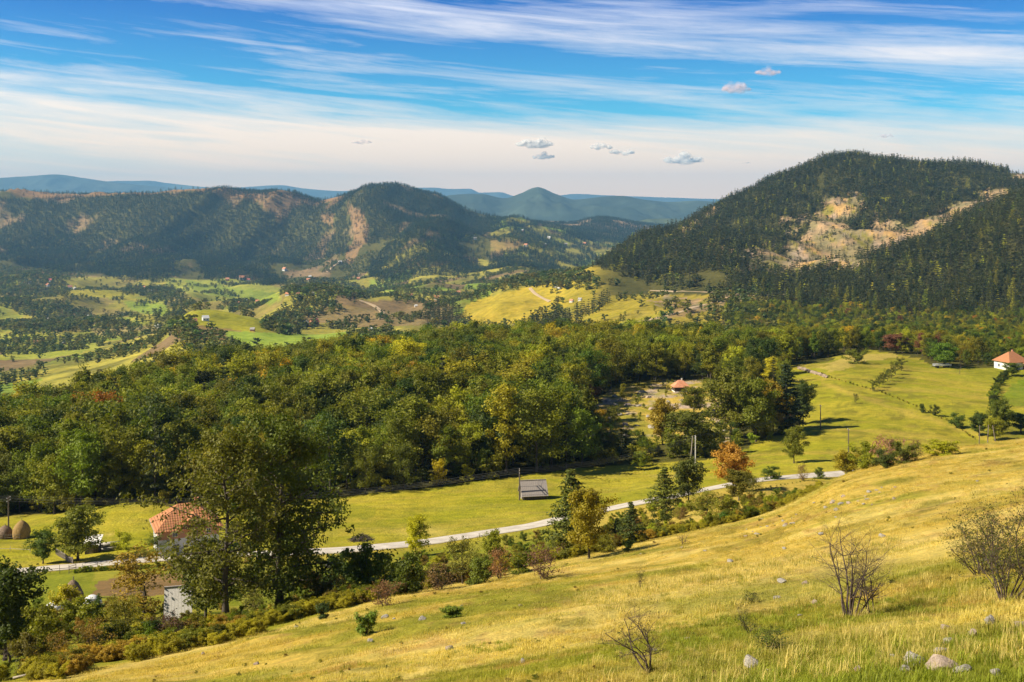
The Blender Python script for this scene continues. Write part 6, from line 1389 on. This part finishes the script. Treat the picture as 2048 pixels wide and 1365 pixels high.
# ---------------------------------------------------------------- small cumulus clouds far off
def cloud_mat(alpha, tone):
    m = bpy.data.materials.new('cloud_vapour'); m.use_nodes = True; nt = m.node_tree; nt.nodes.clear(); N = nt.nodes.new; L = nt.links.new
    o = N('ShaderNodeOutputMaterial'); d = N('ShaderNodeBsdfDiffuse'); d.inputs[0].default_value = tone + (1,); t = N('ShaderNodeBsdfTranslucent'); t.inputs[0].default_value = (.98, .95, .92, 1)
    a = N('ShaderNodeMixShader'); a.inputs[0].default_value = .15; L(d.outputs[0], a.inputs[1]); L(t.outputs[0], a.inputs[2]); ge = N('ShaderNodeNewGeometry'); va = N('ShaderNodeVectorMath'); va.operation = 'ADD'; L(ge.outputs['Normal'], va.inputs[0]); va.inputs[1].default_value = tuple(sd * 1.3); vn = N('ShaderNodeVectorMath'); vn.operation = 'NORMALIZE'; L(va.outputs[0], vn.inputs[0]); L(vn.outputs[0], d.inputs['Normal'])
    tr = N('ShaderNodeBsdfTransparent'); lw = N('ShaderNodeLayerWeight'); lw.inputs[0].default_value = .35
    tc = N('ShaderNodeTexCoord'); n = N('ShaderNodeTexNoise'); n.inputs['Scale'].default_value = 3.5; n.inputs['Detail'].default_value = 6; L(tc.outputs['Object'], n.inputs['Vector'])
    s1 = N('ShaderNodeMath'); s1.operation = 'MULTIPLY_ADD'; L(lw.outputs['Facing'], s1.inputs[0]); s1.inputs[1].default_value = -1.25; s1.inputs[2].default_value = 1.0
    s2 = N('ShaderNodeMath'); s2.operation = 'MULTIPLY_ADD'; L(n.outputs[0], s2.inputs[0]); s2.inputs[1].default_value = .7; s2.inputs[2].default_value = -.45
    s3 = N('ShaderNodeMath'); s3.operation = 'ADD'; s3.use_clamp = True; L(s1.outputs[0], s3.inputs[0]); L(s2.outputs[0], s3.inputs[1])
    s4 = N('ShaderNodeMath'); s4.operation = 'MULTIPLY'; L(s3.outputs[0], s4.inputs[0]); s4.inputs[1].default_value = alpha
    b = N('ShaderNodeMixShader'); L(s4.outputs[0], b.inputs[0]); L(tr.outputs[0], b.inputs[1]); L(a.outputs[0], b.inputs[2]); L(b.outputs[0], o.inputs['Surface']); return m
CLOUDS = [(1070,290,88,24,'puffy white cloud with a detached lower part above the blue peak'), (1086,315,52,16,'small lower cloud puff just under the left puffy cloud'), (1202,296,52,18,'thin left half of the middle cloud pair'), (1244,306,60,18,'right half of the middle cloud pair'), (1366,322,92,24,'brightest oval white cloud, rightmost of the low ones'),
 (1772,273,38,9,'tiny dark cloud over the scree mountain'), (1472,180,70,26,'pinkish ragged cloud patch high on the right'), (1536,146,60,20,'upper pinkish cloud patch high on the right'), (724,286,48,10,'faint small cloud above the left mountain'), (1492,327,22,5,'tiny grey cloud left of the scree mountain')]
CM = cloud_mat(.27, (1, .97, .93)); CM2 = cloud_mat(.13, (.75, .60, .66)); scene.cycles.transparent_max_bounces = 40
for i, (u_, v_, w_, h_, lab) in enumerate(CLOUDS):
    Yc = 26000.0; bm = bmesh.new(); R = np.random.default_rng(900 + i); K = max(12, int(w_ / 1.7))
    for k in range(K):
        bx = R.uniform(-.8, .8); r = .25 * (1 - abs(bx) ** 1.6 * .6) * R.uniform(.7, 1.2); bz = (R.random() ** 1.6 * .75 - .25) * (1 - abs(bx)) * (.6 + .6 * math.sin(bx * 5 + i) ** 2); b2 = bmesh.new()
        ret = bmesh.ops.create_icosphere(bm, subdivisions=3, radius=1.0)
        for v in ret['verts']:
            c = v.co.copy(); q = float(fbm(np.array(c.x * 2.2 + k + c.z), np.array(c.y * 2.2 - c.z * 1.7), 4)); c *= 1 + (q - .5) * .5
            v.co = Vector((bx + c.x * r, R.uniform(-.3, .3) * 0 + c.y * r * 1.3, bz + c.z * r * 1.5 * (1 if c.z > 0 else .5)))
        b2.free()
    me = bpy.data.meshes.new('cloud'); bm.to_mesh(me); bm.free(); me.materials.append(CM2 if (v_ < 290 and w_ < 80) or w_ < 40 else CM); me.polygons.foreach_set('use_smooth', [True] * len(me.polygons))
    o = link('cloud', me, loc=((u_ - UC) / FPX * Yc, Yc, (VH - v_) / FPX * Yc), scale=(w_ / FPX * Yc * .5, w_ / FPX * Yc * .4, h_ / FPX * Yc * 1.0), label=lab, cat='cloud')
# ---------------------------------------------------------------- the air: one closed box of thin even haze
def haze():
    mb = MB(); mb.box(-15000, 17000, -300, 26500, -420, 860)
    m = bpy.data.materials.new('haze_air'); m.use_nodes = True; nt = m.node_tree; nt.nodes.clear()
    pv = nt.nodes.new('ShaderNodeVolumePrincipled'); o = nt.nodes.new('ShaderNodeOutputMaterial'); nt.links.new(pv.outputs[0], o.inputs['Volume'])
    pv.inputs['Color'].default_value = (.25, .59, 1.0, 1); pv.inputs['Density'].default_value = HAZE; pv.inputs['Anisotropy'].default_value = 0.0
    ob = link('haze', mb.mesh('haze', m), kind='stuff')
    ob['label'] = 'thin pale blue haze filling the valley air'
HAZE = 4.8e-5
haze()
